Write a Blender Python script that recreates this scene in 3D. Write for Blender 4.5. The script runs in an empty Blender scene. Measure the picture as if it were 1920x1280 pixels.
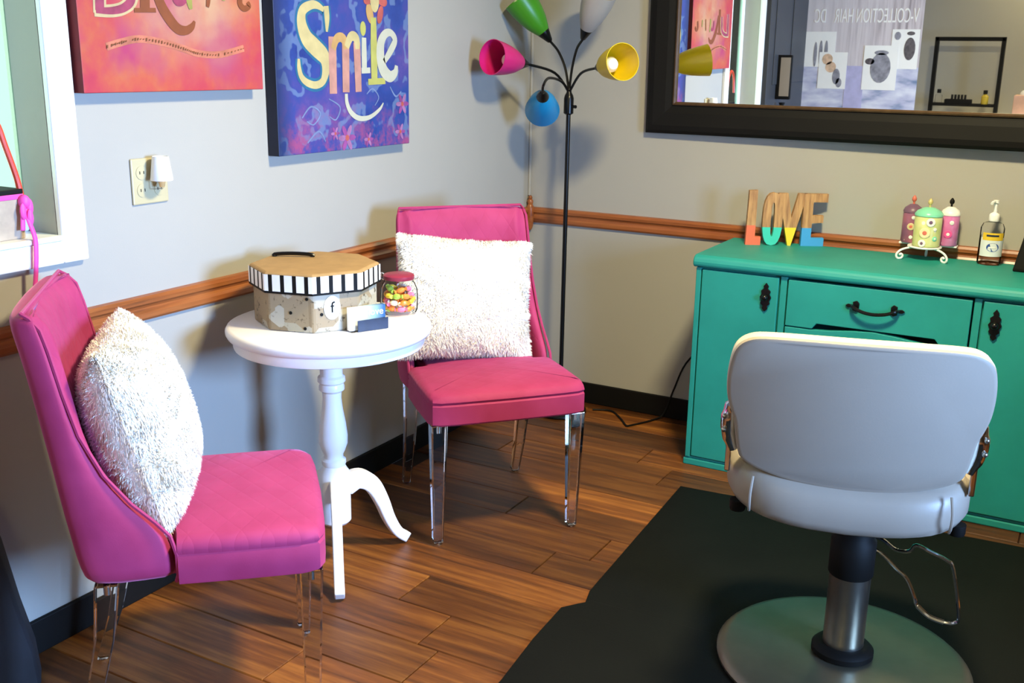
import bpy, bmesh, math, random
from mathutils import Vector, Matrix
random.seed(7)
scene = bpy.context.scene
COL = scene.collection
PI = math.pi
def R(d): return math.radians(d)

# ------------------------------------------------------------------ camera
cam_d = bpy.data.cameras.new('camera'); cam = bpy.data.objects.new('camera', cam_d); COL.objects.link(cam)
scene.camera = cam
CAM = Vector((2.0252, -3.7433, 1.36)); YAW, PITCH, ROLL, FPX = R(-29.2007), R(-15.0646), R(0.9318), 1963.17
d = Vector((math.sin(YAW)*math.cos(PITCH), math.cos(YAW)*math.cos(PITCH), math.sin(PITCH)))
r = d.cross(Vector((0, 0, 1))).normalized(); u = r.cross(d)
r2 = r*math.cos(ROLL) + u*math.sin(ROLL); u2 = -r*math.sin(ROLL) + u*math.cos(ROLL)
cam.matrix_world = Matrix(((r2.x, u2.x, -d.x, CAM.x), (r2.y, u2.y, -d.y, CAM.y), (r2.z, u2.z, -d.z, CAM.z), (0, 0, 0, 1)))
cam_d.sensor_width = 36; cam_d.lens = FPX/1920*36; cam_d.clip_start = .02

# ------------------------------------------------------------------ light and exposure
world = bpy.data.worlds.new('sky'); scene.world = world; world.use_nodes = True
bg = world.node_tree.nodes['Background']; bg.inputs[0].default_value = (.86, .98, .94, 1); bg.inputs[1].default_value = 1.6
def area(name, loc, aim, sx, sy, power, col):
    l = bpy.data.lights.new(name, 'AREA'); l.shape = 'RECTANGLE'; l.size = sx; l.size_y = sy; l.energy = power; l.color = col
    o = bpy.data.objects.new(name, l); COL.objects.link(o); o.location = loc
    o.rotation_euler = Vector(aim).to_track_quat('-Z', 'Y').to_euler()
    return o
area('daylight_shop_window', (3.74, -2.30, 1.22), (-1, .02, -.12), .78, .74, 128, (.38, .45, 1.0)).data.spread = R(100)   # spread narrowed to keep blue light off the back wall
area('daylight_pass_window', (-.30, -2.47, 1.40), (1, 0, 0), .48, .80, 7, (.95, 1.0, .95))
vs = scene.view_settings
vs.view_transform = 'Standard'; vs.look = 'None'; vs.exposure = 0.0; vs.gamma = 1.0; vs.use_curve_mapping = False

# ------------------------------------------------------------------ materials
LK = 1.0
def lin(h):
    h = h.lstrip('#'); c = [int(h[i:i+2], 16)/255 for i in (0, 2, 4)]
    return tuple(LK*(x/12.92 if x <= .04045 else ((x+.055)/1.055)**2.4) for x in c) + (1,)
class NT:
    def __init__(s, name):
        s.m = bpy.data.materials.new(name); s.m.use_nodes = True; s.t = s.m.node_tree; s.n = s.t.nodes; s.b = s.n['Principled BSDF']
    def add(s, typ, **kw):
        n = s.n.new(typ)
        for k, v in kw.items():
            if k in n.inputs: n.inputs[k].default_value = v
            else: setattr(n, k, v)
        return n
    def link(s, a, b): s.t.links.new(a, b)
    def ramp(s, fac, stops, interp='LINEAR'):
        n = s.n.new('ShaderNodeValToRGB'); n.color_ramp.interpolation = interp; e = n.color_ramp.elements
        while len(e) < len(stops): e.new(.5)
        for el, (p, c) in zip(e, stops): el.position = p; el.color = lin(c) if isinstance(c, str) else c
        s.link(fac, n.inputs[0]); return n.outputs[0]
    def coord(s, scale=(1, 1, 1), rot=(0, 0, 0), which='Object'):
        tc = s.n.new('ShaderNodeTexCoord'); mp = s.n.new('ShaderNodeMapping'); mp.inputs['Scale'].default_value = scale; mp.inputs['Rotation'].default_value = rot
        s.link(tc.outputs[which], mp.inputs[0]); return mp.outputs[0]
    def noise(s, vec, scale, detail=3, rough=.5):
        n = s.add('ShaderNodeTexNoise', Scale=scale, Detail=detail, Roughness=rough); s.link(vec, n.inputs['Vector']); return n.outputs['Fac']
    def bump(s, h, strength=.2, dist=.002):
        b = s.add('ShaderNodeBump', Strength=strength, Distance=dist); s.link(h, b.inputs['Height']); s.link(b.outputs[0], s.b.inputs['Normal'])
    def mix(s, fac, a, b):
        n = s.n.new('ShaderNodeMix'); n.data_type = 'RGBA'
        for v, i in ((fac, 0), (a, 6), (b, 7)):
            if isinstance(v, (int, float)): n.inputs[i].default_value = v
            elif isinstance(v, str): n.inputs[i].default_value = lin(v)
            else: s.link(v, n.inputs[i])
        return n.outputs[2]
    def set(s, **kw):
        for k, v in kw.items():
            k = k.replace('_', ' ')
            s.b.inputs[k].default_value = v
        return s.m
def flat(name, col, rough=.5, var=.06, scale=12, bump=0, bscale=200, **kw):
    t = NT(name); v = t.coord(); f = t.noise(v, scale)
    c = lin(col); a = tuple(min(1, x*(1-var)) for x in c[:3]) + (1,); b = tuple(min(1, x*(1+var)) for x in c[:3]) + (1,)
    t.link(t.ramp(f, [(.3, a), (.7, b)]), t.b.inputs['Base Color'])
    t.b.inputs['Roughness'].default_value = rough
    for k, x in kw.items(): t.b.inputs[k.replace('_', ' ')].default_value = x
    if bump: t.bump(t.noise(v, bscale, 2), bump)
    return t.m
M = {}
M['wall'] = flat('wall_paint', '#a8a59d', .75, .015, 3, .06, 300)
M['ceil'] = flat('ceiling_paint', '#8a8780', .8, .01, 3)  # unseen ceiling, toned down to reduce bounced fill light
M['white'] = flat('white_gloss_paint', '#f4f3f0', .35, .01, 6)
M['black'] = flat('black_paint', '#0d0c0b', .6, .1, 9, Specular_IOR_Level=.2)
M['blackrubber'] = flat('black_rubber', '#070907', .65, .25, 5, .12, 240, Specular_IOR_Level=.15)
M['base_floor'] = flat('dark_underlay', '#20130a', .6)
M['table'] = flat('white_table_paint', '#f3f1f2', .32, .015, 8)
M['tablet'] = M['table']
M['blackmetal'] = flat('black_metal', '#0d0d0d', .3, .1, 20, Metallic=.3)
M['chrome'] = flat('chrome', '#e8e8ea', .08, .02, 5, Metallic=1.0)
M['steel'] = flat('brushed_steel', '#a9a59c', .32, .05, 30, Metallic=1.0)
M['baseplate'] = flat('brushed_base_steel', '#86816f', .34, .06, 20, Metallic=.85)
M['vinyl'] = flat('shaded_cream_vinyl', '#978c7f', .42, .03, 6, .05, 250)  # the chair's cream vinyl with shade on shell and seat put into the colour
M['cream'] = flat('lit_cream_vinyl', '#c9c2ac', .42, .04, 6, .05, 250)  # same cream vinyl, lighter where warm light falls on the cushion
M['fur'] = flat('white_fur', '#fbf7ef', .7, .02, 40)
M['ivory'] = flat('ivory_plastic', '#bdb390', .4, .02)
M['plasticw'] = flat('white_plastic', '#f5f5f2', .35, .02)
M['navy'] = flat('navy_card', '#17233f', .35, .3, 30)
M['kraft'] = flat('kraft_card', '#a58455', .8, .08, 30)
M['redlid'] = flat('crimson_lid', '#8d2a40', .4, .15, 30)
M['bronze'] = flat('bronze_bead', '#5d4630', .4, .2, 40, Metallic=.4)
M['pinkribbon'] = flat('pink_ribbon', '#ec4fae', .5, .1, 40)
M['redhandle'] = flat('red_orange_lacquer', '#d2452c', .35, .1, 10)
M['beigebox'] = flat('beige_box_card', '#b3a491', .6, .12, 40)
M['darkdoor'] = flat('charcoal_door', '#3b3b3c', .5, .06, 6)
M['bag'] = flat('black_bag_cloth', '#1a1c22', .7, .2, 12, .2, 60)
M['bulb'] = flat('opal_bulb', '#f6f0e4', .3, .02)
for n, c in (('pink', '#c81f70'), ('green', '#3f8a1c'), ('yellow', '#dcc014'), ('blue', '#0f86c0'), ('white', '#a9a5a0')):
    m = flat('shade_'+n, c, .35, .03, 10); m.node_tree.nodes['Principled BSDF'].inputs['Subsurface Weight'].default_value = .15
    m.node_tree.nodes['Principled BSDF'].inputs['Subsurface Radius'].default_value = (.01, .01, .01); M['shade_'+n] = m
def clear(name, tint, ior=1.45, rough=.02):
    t = NT(name); t.n.remove(t.b)
    tr = t.add('ShaderNodeBsdfTransparent'); tr.inputs[0].default_value = lin(tint)
    gl = t.add('ShaderNodeBsdfGlossy', Roughness=rough); fr = t.add('ShaderNodeFresnel', IOR=ior)
    mx = t.n.new('ShaderNodeMixShader'); t.link(fr.outputs[0], mx.inputs[0]); t.link(tr.outputs[0], mx.inputs[1]); t.link(gl.outputs[0], mx.inputs[2])
    t.link(mx.outputs[0], t.n['Material Output'].inputs[0]); return t.m
M['pane'] = clear('window_glass', '#dff3ea')
M['jar'] = clear('jar_glass', '#feffff', 1.06)
M['clearplastic'] = clear('clear_plastic', '#fdfdfe', 1.08)
def acrylic():
    t = NT('clear_acrylic'); t.b.inputs['Base Color'].default_value = (.97, .98, .98, 1)
    t.set(Transmission_Weight=1.0, Roughness=.02, IOR=1.48); return t.m
M['acrylic'] = acrylic()
def mirror_m():
    t = NT('silvered_mirror'); v = t.coord(); t.link(t.ramp(t.noise(v, 2), [(0, (.9, .92, .9, 1)), (1, (.93, .94, .93, 1))]), t.b.inputs['Base Color'])
    return t.set(Metallic=1.0, Roughness=.012)
M['mirror'] = mirror_m()
def wood(name, c0, c1, c2, axis, rough=.4, rnd=False, sc=1.0):
    t = NT(name); s = [26*sc]*3; s[axis] = 1.6*sc
    tc = t.n.new('ShaderNodeTexCoord'); src = tc.outputs['Object']
    if rnd:
        oi = t.n.new('ShaderNodeObjectInfo'); va = t.n.new('ShaderNodeVectorMath'); va.operation = 'MULTIPLY_ADD'
        cx = t.n.new('ShaderNodeCombineXYZ'); t.link(oi.outputs['Random'], cx.inputs[0]); t.link(oi.outputs['Random'], cx.inputs[1])
        va.inputs[1].default_value = (13, 7, 3); t.link(cx.outputs[0], va.inputs[0]); t.link(src, va.inputs[2]); src = va.outputs[0]
    mp = t.n.new('ShaderNodeMapping'); mp.inputs['Scale'].default_value = s; t.link(src, mp.inputs[0])
    mp2 = t.n.new('ShaderNodeMapping'); mp2.inputs['Scale'].default_value = [x*.22 for x in s]; t.link(src, mp2.inputs[0])
    f1 = t.noise(mp.outputs[0], 1.6, 6, .65); f2 = t.noise(mp2.outputs[0], 2.2, 4, .6)
    a = t.n.new('ShaderNodeMath'); a.operation = 'MULTIPLY_ADD'; a.inputs[1].default_value = .55; t.link(f1, a.inputs[0])
    b = t.n.new('ShaderNodeMath'); b.operation = 'MULTIPLY'; b.inputs[1].default_value = .5; t.link(f2, b.inputs[0]); t.link(b.outputs[0], a.inputs[2])
    fac = a.outputs[0]
    col = t.ramp(fac, [(.34, c0), (.52, c1), (.72, c2)])
    if rnd:
        hs = t.n.new('ShaderNodeHueSaturation'); mr = t.n.new('ShaderNodeMapRange'); mr.inputs['To Min'].default_value = .42; mr.inputs['To Max'].default_value = 1.3
        t.link(oi.outputs['Random'], mr.inputs[0]); t.link(mr.outputs[0], hs.inputs['Value']); t.link(col, hs.inputs['Color']); col = hs.outputs[0]
    t.link(col, t.b.inputs['Base Color']); t.b.inputs['Roughness'].default_value = rough
    t.bump(f1, .12, .001); return t.m
M['plank'] = wood('floor_plank_wood', '#2a1406', '#724018', '#aa6c2c', 0, .42, True)
M['railx'] = wood('rail_wood_x', '#4a2410', '#94532a', '#ad6c3a', 0, .3)
M['raily'] = wood('rail_wood_y', '#4a2410', '#94532a', '#ad6c3a', 1, .3)
M['signwood'] = wood('sign_wood', '#8a6137', '#b98a52', '#cda46b', 2, .6)
def velvet():
    t = NT('pink_velvet'); v = t.coord(); f = t.noise(v, 9, 3)
    t.link(t.ramp(f, [(.3, '#a0265a'), (.7, '#b0346a')]), t.b.inputs['Base Color'])
    t.set(Roughness=.75, Sheen_Weight=.4, Sheen_Roughness=.35, Sheen_Tint=lin('#ff9fd0'))
    t.bump(t.noise(v, 400, 2), .1, .001); return t
M['velvet'] = velvet().m
def quilted(ax):
    # diamond quilting: two sets of diagonal stitch lines pressed into the pile
    t = velvet(); t.m.name = 'quilted_pink_velvet_%d' % ax
    tc = t.n.new('ShaderNodeTexCoord'); sp = t.n.new('ShaderNodeSeparateXYZ'); t.link(tc.outputs['Object'], sp.inputs[0])
    a, b = (sp.outputs[0], sp.outputs[1]) if ax == 2 else (sp.outputs[1], sp.outputs[2])
    hs = []
    for sgn in (1, -1):
        m = t.n.new('ShaderNodeMath'); m.operation = 'MULTIPLY_ADD'; m.inputs[1].default_value = sgn*1.7; t.link(a, m.inputs[0]); t.link(b, m.inputs[2])
        w = t.n.new('ShaderNodeMath'); w.operation = 'MULTIPLY'; w.inputs[1].default_value = PI/.085; t.link(m.outputs[0], w.inputs[0])
        s = t.n.new('ShaderNodeMath'); s.operation = 'SINE'; t.link(w.outputs[0], s.inputs[0])
        q = t.n.new('ShaderNodeMath'); q.operation = 'ABSOLUTE'; t.link(s.outputs[0], q.inputs[0])
        p = t.n.new('ShaderNodeMath'); p.operation = 'POWER'; p.inputs[1].default_value = .45; t.link(q.outputs[0], p.inputs[0]); hs.append(p.outputs[0])
    mn = t.n.new('ShaderNodeMath'); mn.operation = 'MINIMUM'; t.link(hs[0], mn.inputs[0]); t.link(hs[1], mn.inputs[1])
    t.bump(mn.outputs[0], .2 if ax == 2 else .35, .003); return t.m
M['quilt_seat'] = quilted(2); M['quilt_back'] = quilted(0)
def teal():
    t = NT('teal_chalk_paint'); v = t.coord(); f = t.noise(v, 5, 5, .6)
    t.link(t.ramp(f, [(.25, '#15857c'), (.75, '#1f958a')]), t.b.inputs['Base Color']); t.set(Roughness=.55)
    t.bump(t.noise(t.coord((1, 1, 14)), 20, 3), .06, .001); return t.m
M['teal'] = teal()
M['tealdark'] = flat('teal_shadow_gap_paint', '#0e5f58', .7)

# ------------------------------------------------------------------ mesh helpers
class MB:
    def __init__(s): s.v = []; s.f = []; s.mi = []
    def _add(s, vs, fs, mi=0):
        o = len(s.v); s.v += [tuple(p) for p in vs]; s.f += [tuple(i+o for i in f) for f in fs]; s.mi += [mi]*len(fs)
    def box(s, x0, x1, y0, y1, z0, z1, mi=0):
        s._add([(x0,y0,z0),(x1,y0,z0),(x1,y1,z0),(x0,y1,z0),(x0,y0,z1),(x1,y0,z1),(x1,y1,z1),(x0,y1,z1)],
               [(0,3,2,1),(4,5,6,7),(0,1,5,4),(1,2,6,5),(2,3,7,6),(3,0,4,7)], mi); return s
    def loft(s, rings, cap0=True, cap1=True, closed=True, mi=0):
        n = len(rings[0]); vs = [p for r_ in rings for p in r_]; fs = []
        for i in range(len(rings)-1):
            for j in range(n if closed else n-1):
                k = (j+1) % n; fs.append((i*n+j, i*n+k, (i+1)*n+k, (i+1)*n+j))
        if cap0: fs.append(tuple(reversed(range(n))))
        if cap1: fs.append(tuple((len(rings)-1)*n+j for j in range(n)))
        s._add(vs, fs, mi); return s
    def lathe(s, prof, seg=32, c=(0, 0, 0), cap=True, mi=0, mat=None):
        rings = [[(c[0]+r_*math.cos(2*PI*j/seg), c[1]+r_*math.sin(2*PI*j/seg), c[2]+z) for j in range(seg)] for r_, z in prof]
        if mat is not None: rings = [[tuple(mat @ Vector(p)) for p in q] for q in rings]
        return s.loft(rings, cap, cap, True, mi)
    def tube(s, pts, rad, seg=8, mi=0, sm=0):
        pts = [Vector(p) for p in pts]
        if sm: pts = spline(pts, sm)
        rads = rad if isinstance(rad, (list, tuple)) else [rad]*len(pts)
        if len(rads) != len(pts): rads = [rads[min(len(rads)-1, int(i*len(rads)/len(pts)))] for i in range(len(pts))]
        rings = []; prev = None
        for i, p in enumerate(pts):
            t = (pts[min(i+1, len(pts)-1)] - pts[max(i-1, 0)]).normalized()
            if prev is None: a = t.orthogonal().normalized()
            else: a = (prev - t*prev.dot(t)).normalized()
            prev = a; b = t.cross(a)
            rings.append([p + (a*math.cos(2*PI*j/seg) + b*math.sin(2*PI*j/seg))*rads[i] for j in range(seg)])
        return s.loft(rings, True, True, True, mi)
    def prism(s, poly, fn, mi=0):
        """poly: 2-D outline; fn(p, side) gives the 3-D point on side 0 / 1"""
        return s.loft([[fn(p, 0) for p in poly], [fn(p, 1) for p in poly]], True, True, True, mi)
    def ball(s, c, r_, seg=12, rg=8, sc=(1, 1, 1), mi=0, mat=None):
        rings = []
        for i in range(rg+1):
            a = -PI/2 + PI*i/rg; q = max(math.cos(a), .02)
            ring = [Vector((r_*q*math.cos(2*PI*j/seg)*sc[0], r_*q*math.sin(2*PI*j/seg)*sc[1], r_*math.sin(a)*sc[2])) for j in range(seg)]
            if mat is not None: ring = [mat @ p for p in ring]
            rings.append([p + Vector(c) for p in ring])
        return s.loft(rings, True, True, True, mi)
    def build(s, name, mats, parent=None, smooth=False, bevel=0, sub=0, seg=2):
        me = bpy.data.meshes.new(name); me.from_pydata(s.v, [], s.f)
        for m in (mats if isinstance(mats, (list, tuple)) else [mats]): me.materials.append(m)
        for p, i in zip(me.polygons, s.mi): p.material_index = i; p.use_smooth = smooth
        bm = bmesh.new(); bm.from_mesh(me); bmesh.ops.recalc_face_normals(bm, faces=bm.faces); bm.to_mesh(me); bm.free()
        me.update(); o = bpy.data.objects.new(name, me); COL.objects.link(o)
        if parent is not None: o.parent = parent
        if bevel:
            b = o.modifiers.new('bevel', 'BEVEL'); b.width = bevel; b.segments = seg; b.limit_method = 'ANGLE'; b.angle_limit = R(35)
        if sub:
            q = o.modifiers.new('subdivision', 'SUBSURF'); q.levels = sub; q.render_levels = sub
        if smooth and not sub:
            try: me.set_sharp_from_angle(angle=R(38))
            except Exception: pass
        return o
def spline(pts, n):
    out = []; P = [Vector(p) for p in pts]
    for i in range(len(P)-1):
        p0 = P[max(i-1, 0)]; p1 = P[i]; p2 = P[i+1]; p3 = P[min(i+2, len(P)-1)]
        for k in range(n):
            t = k/n; out.append(.5*((2*p1) + (p2-p0)*t + (2*p0-5*p1+4*p2-p3)*t*t + (3*p1-p0-3*p2+p3)*t**3))
    out.append(P[-1]); return out
def tag(o, label=None, cat=None, group=None, kind=None):
    for k, v in (('label', label), ('category', cat), ('group', group), ('kind', kind)):
        if v: o[k] = v
    return o
def thing(name, label, cat, loc=(0, 0, 0), rz=0, group=None):
    o = bpy.data.objects.new(name, None); COL.objects.link(o); o.location = loc; o.rotation_euler = (0, 0, rz); o.empty_display_size = .1
    return tag(o, label, cat, group)
def dup(o, parent=None):
    c = o.copy(); COL.objects.link(c); c.parent = parent
    for ch in o.children: dup(ch, c)
    return c
def struct(o): o['kind'] = 'structure'; return o
def text_mesh(body, size, name, mat, parent, extrude=.0006, align='CENTER', sx=1.0, offset=0.0):
    cu = bpy.data.curves.new(name, 'FONT'); cu.body = body; cu.size = size; cu.extrude = extrude; cu.align_x = align; cu.align_y = 'CENTER'; cu.offset = offset
    tmp = bpy.data.objects.new(name, cu); COL.objects.link(tmp)
    dg = bpy.context.evaluated_depsgraph_get(); me = bpy.data.meshes.new_from_object(tmp.evaluated_get(dg))
    bpy.data.objects.remove(tmp); bpy.data.curves.remove(cu); me.name = name; me.materials.clear(); me.materials.append(mat)
    o = bpy.data.objects.new(name, me); COL.objects.link(o); o.parent = parent; o.scale = (sx, 1, 1); return o

# ------------------------------------------------------------------ the room
RX, RY, RZ = 3.6, -4.85, 2.45
WY0, WY1, WZ0, WZ1 = -2.72, -2.215, .966, 1.86       # pass-through window in the left wall
SY0, SY1, SZ0, SZ1 = -2.75, -1.85, .80, 1.64         # shop window in the right wall
floor = struct(MB().box(-.02, RX+.02, RY-.02, .02, -.06, -.008).build('floor', M['base_floor']))
struct(MB().box(-.1, RX+.1, RY-.1, .1, RZ, RZ+.05).build('ceiling', M['ceil']))
struct(MB().box(-.1, RX+.1, 0, .1, -.06, RZ).build('wall_back', M['wall']))
struct(MB().box(-.1, RX+.1, RY-.1, RY, -.06, RZ).build('wall_front', M['wall']))
w = MB(); T = .115
w.box(-T, 0, RY, WY0, -.06, RZ); w.box(-T, 0, WY1, 0, -.06, RZ); w.box(-T, 0, WY0, WY1, -.06, WZ0-.012); w.box(-T, 0, WY0, WY1, WZ1, RZ)
struct(w.build('wall_left', M['wall']))
w = MB(); w.box(RX, RX+.1, RY, SY0, -.06, RZ); w.box(RX, RX+.1, SY1, 0, -.06, RZ); w.box(RX, RX+.1, SY0, SY1, -.06, SZ0); w.box(RX, RX+.1, SY0, SY1, SZ1, RZ)
struct(w.build('wall_right', flat('darkened_wall', '#5b4a3c', .6, .15, 6)))  # unseen wall, colour darkened to cut light bouncing round the room
# floor planks (150 mm wide, running along the back wall)
PW = .1525; lens = [.61, .92, 1.22]; pm = {}
def plank_mesh(L):
    if L not in pm:
        b = MB(); e = .0012; k = .003
        b.loft([[(e, e, -.008), (L-e, e, -.008), (L-e, PW-e, -.008), (e, PW-e, -.008)], [(e, e, -k), (L-e, e, -k), (L-e, PW-e, -k), (e, PW-e, -k)],
                [(e+k*.6, e+k*.6, 0), (L-e-k*.6, e+k*.6, 0), (L-e-k*.6, PW-e-k*.6, 0), (e+k*.6, PW-e-k*.6, 0)]], True, True)
        o = b.build('plank', M['plank']); pm[L] = o.data; bpy.data.objects.remove(o)
    return pm[L]
y = -.0615 - PW; row = 0
while y > -4.85:
    x = -.02 - random.random()*.8
    yc = y + PW/2
    first = None
    if abs(yc+1.668) < .05: x, first = .578 - .92, .92
    elif abs(yc+1.82) < .05: x, first = .742 - 1.22, 1.22
    elif abs(yc+1.21) < .05: x, first = .91 - 1.22, 1.22
    while x < (2.6 if y > -3.3 else .8):
        L = first or random.choice(lens); first = None
        if x + L > .15:
            if x < 0:
                o = bpy.data.objects.new('plank', plank_mesh(round(x+L, 3)) if x+L > .05 else plank_mesh(L)); o.location = (0, y, 0)
            else:
                o = bpy.data.objects.new('plank', plank_mesh(L)); o.location = (x, y, 0)
            COL.objects.link(o); o.parent = floor
        x += L
    y -= PW; row += 1
o = bpy.data.objects.new('plank', plank_mesh(2.44)); o.location = (0, -.0615, 0); COL.objects.link(o); o.parent = floor; o.scale = (1, .4, 1)
# baseboards, chair rail, corner block
struct(MB().box(0, .012, -4.85, 0, 0, .085).build('baseboard_left', M['black'], bevel=.003))
struct(MB().box(.012, RX, -.012, 0, 0, .085).build('baseboard_back', M['black'], bevel=.003))
prof = [(0, .724), (.010, .724), (.014, .730), (.014, .742), (.010, .749), (.008, .755), (.010, .760), (.016, .766), (.017, .776), (.012, .784), (0, .786)]
struct(MB().prism(prof, lambda p, s: (p[0], -2.95 if s == 0 else -.012, p[1])).build('trim_1', M['raily']))
struct(MB().prism(prof, lambda p, s: (.012 if s == 0 else RX, -p[0], p[1])).build('trim_2', M['railx']))
struct(MB().lathe([(.004, .691), (.010, .698), (.013, .708), (.015, .722), (.016, .74), (.016, .775), (.014, .79), (.010, .797), (.0125, .804), (.012, .812), (.007, .818), (.009, .824), (.005, .832)], 16, (.016, -.016, 0)).build('trim_3', M['raily'], smooth=True))
struct(MB().lathe([(.006, .832), (.006, RZ)], 8, (.005, -.005, 0)).build('trim_4', M['wall'], smooth=True))
# pass-through window: casing, jamb liner, sill, pane
win = thing('window_1', None, None); struct(win)
def frame_piece(name, x0, x1, y0, y1, z0, z1, mat=M['white']): return MB().box(x0, x1, y0, y1, z0, z1).build(name, mat, win, bevel=.004)
frame_piece('casing', 0, .018, WY1, WY1+.066, WZ0-.064, WZ1+.066); frame_piece('casing', 0, .018, WY0-.066, WY0, WZ0-.064, WZ1+.066)
frame_piece('casing', 0, .018, WY0, WY1, WZ1, WZ1+.066); frame_piece('sill', -.112, .022, WY0, WY1, WZ0-.012, WZ0); frame_piece('apron', 0, .018, WY0, WY1, WZ0-.064, WZ0-.012)
for z in (WZ0, WZ1-.03): frame_piece('sash_rail', -.112, -.092, WY0, WY1, z, z+.03)
frame_piece('sash_stile', -.112, -.092, WY0, WY0+.03, WZ0, WZ1)
MB().box(-.104, -.100, WY0+.03, WY1, WZ0+.03, WZ1-.03).build('pane', M['pane'], win)
# shop window on the right-hand wall (behind the photographer's shoulder)
win = thing('window_2', None, None); struct(win)
frame_piece('casing', RX-.02, RX, SY0-.07, SY0, SZ0-.07, SZ1+.07); frame_piece('casing', RX-.02, RX, SY1, SY1+.07, SZ0-.07, SZ1+.07)
frame_piece('casing', RX-.02, RX, SY0, SY1, SZ1, SZ1+.07); frame_piece('sill', RX-.05, RX+.1, SY0, SY1, SZ0-.03, SZ0)
frame_piece('meeting_rail', RX+.03, RX+.06, SY0, SY1, 1.21, 1.23)
MB().box(RX+.043, RX+.047, SY0, SY1, SZ0, SZ1).build('pane', M['pane'], win)
# charcoal door further along the left wall (seen only in the mirror)
dr = thing('door_1', None, None); struct(dr)
MB().box(0, .03, -3.66, -2.84, 0, 2.05).build('door_leaf', M['darkdoor'], dr, bevel=.004)
for y0, y1 in ((-3.56, -3.28), (-3.22, -2.94)): MB().box(.03, .036, y0, y1, 1.15, 1.9).build('panel', M['darkdoor'], dr, bevel=.004)
MB().lathe([(.012, 0), (.012, .04), (.028, .045), (.03, .06), (.02, .07)], 16, mat=Matrix.Translation((.03, -2.92, 1.0)) @ Matrix.Rotation(PI/2, 4, 'Y')).build('door_knob', M['steel'], dr, smooth=True)

# ceiling lamps (outside the frame, warm)
def ceiling_light(x, y, label, power):
    t = thing('ceiling_light', label, 'ceiling light', (x, y, RZ), 0, 'flush lamps on the ceiling')
    MB().lathe([(.17, 0), (.175, -.02), (.165, -.03), (.0, -.03)], 32, cap=False).build('rim', M['white'], t, smooth=True)
    m = NT('lit_opal_glass'); m.b.inputs['Emission Color'].default_value = (1, .9, .6, 1); m.b.inputs['Emission Strength'].default_value = 4
    MB().lathe([(.15, -.031), (.13, -.06), (.08, -.08), (.01, -.085)], 32).build('diffuser', m.m, t, smooth=True)
    l = bpy.data.lights.new('ceiling_lamp', 'AREA'); l.shape = 'DISK'; l.size = .30; l.energy = power; l.color = (1, .86, .50)
    lo = bpy.data.objects.new('ceiling_lamp', l); COL.objects.link(lo); lo.parent = t; lo.location = (0, 0, -.095)
ceiling_light(1.60, -1.62, 'round flush ceiling lamp above the salon chair', 92)
ceiling_light(1.5, -4.5, 'added ceiling lamp brightening the mirrored end of the room', 14)  # unseen lamp added to brighten what the mirror shows

# ------------------------------------------------------------------ teal sideboard
CX0, CX1, CY, CT = .876, 2.05, -.445, .745
sb = thing('sideboard', 'teal painted wooden sideboard with black pulls under the mirror', 'sideboard', (0, 0, 0))
b = MB(); b.box(CX0+.006, 1.186, CY+.02, -.035, .03, CT-.043); b.box(1.742, CX1-.006, CY+.02, -.035, .03, CT-.043); b.box(1.186, 1.742, CY+.30, -.035, .03, CT-.043); b.build('body', M['teal'], sb)
# top board with softly rounded front edge
pr = [(-.03, CT-.041), (CY-.004, CT-.041), (CY-.012, CT-.034), (CY-.013, CT-.022), (CY-.008, CT-.008), (CY+.006, CT-.001), (CY+.02, CT), (-.03, CT)]
MB().prism(pr, lambda p, s: (CX0-.004 if s == 0 else CX1+.004, p[0], p[1])).build('top_board', M['teal'], sb, bevel=.006, seg=3)
b = MB(); b.box(CX0-.002, CX1+.002, CY+.004, -.04, 0, .024); b.build('plinth', M['teal'], sb, bevel=.004)
MB().box(CX0+.004, CX1-.004, CY+.010, CY+.03, .024, .032).build('plinth_moulding', M['teal'], sb, bevel=.002)
MB().box(CX0+.005, CX0+.022, CY+.002, CY+.03, .03, CT-.043).build('stile', M['teal'], sb, bevel=.002)
MB().box(CX1-.022, CX1-.005, CY+.002, CY+.03, .03, CT-.043).build('stile', M['teal'], sb, bevel=.002)
MB().box(1.165, 1.186, CY+.004, CY+.03, .03, CT-.043).build('stile', M['teal'], sb, bevel=.002)
MB().box(1.742, 1.763, CY+.004, CY+.03, .03, CT-.043).build('stile', M['teal'], sb, bevel=.002)
def escutcheon(x, z, parent):
    k = MB(); o = [(0, .048), (.009, .036), (.006, .029), (.016, .02), (.013, .010), (.019, 0), (.013, -.012), (.016, -.021), (.007, -.029), (.010, -.037), (0, -.048)]
    poly = o + [(-a, c) for a, c in reversed(o[1:-1])]
    k.prism(poly, lambda p, s: (x+p[0], CY-.002-(.005 if s else 0), z+p[1])); e = k.build('escutcheon', M['blackmetal'], parent, bevel=.0015)
    MB().ball((x, CY-.016, z), .011, 12, 8).build('knob', M['blackmetal'], parent, smooth=True)
for x0, x1, kx in ((CX0+.026, 1.160, 1.122), (1.768, CX1-.026, 1.805)):
    dr = MB().box(x0, x1, CY, CY+.02, .036, CT-.048).build('door', M['teal'], sb, bevel=.003)
    escutcheon(kx, .63, dr)
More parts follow.
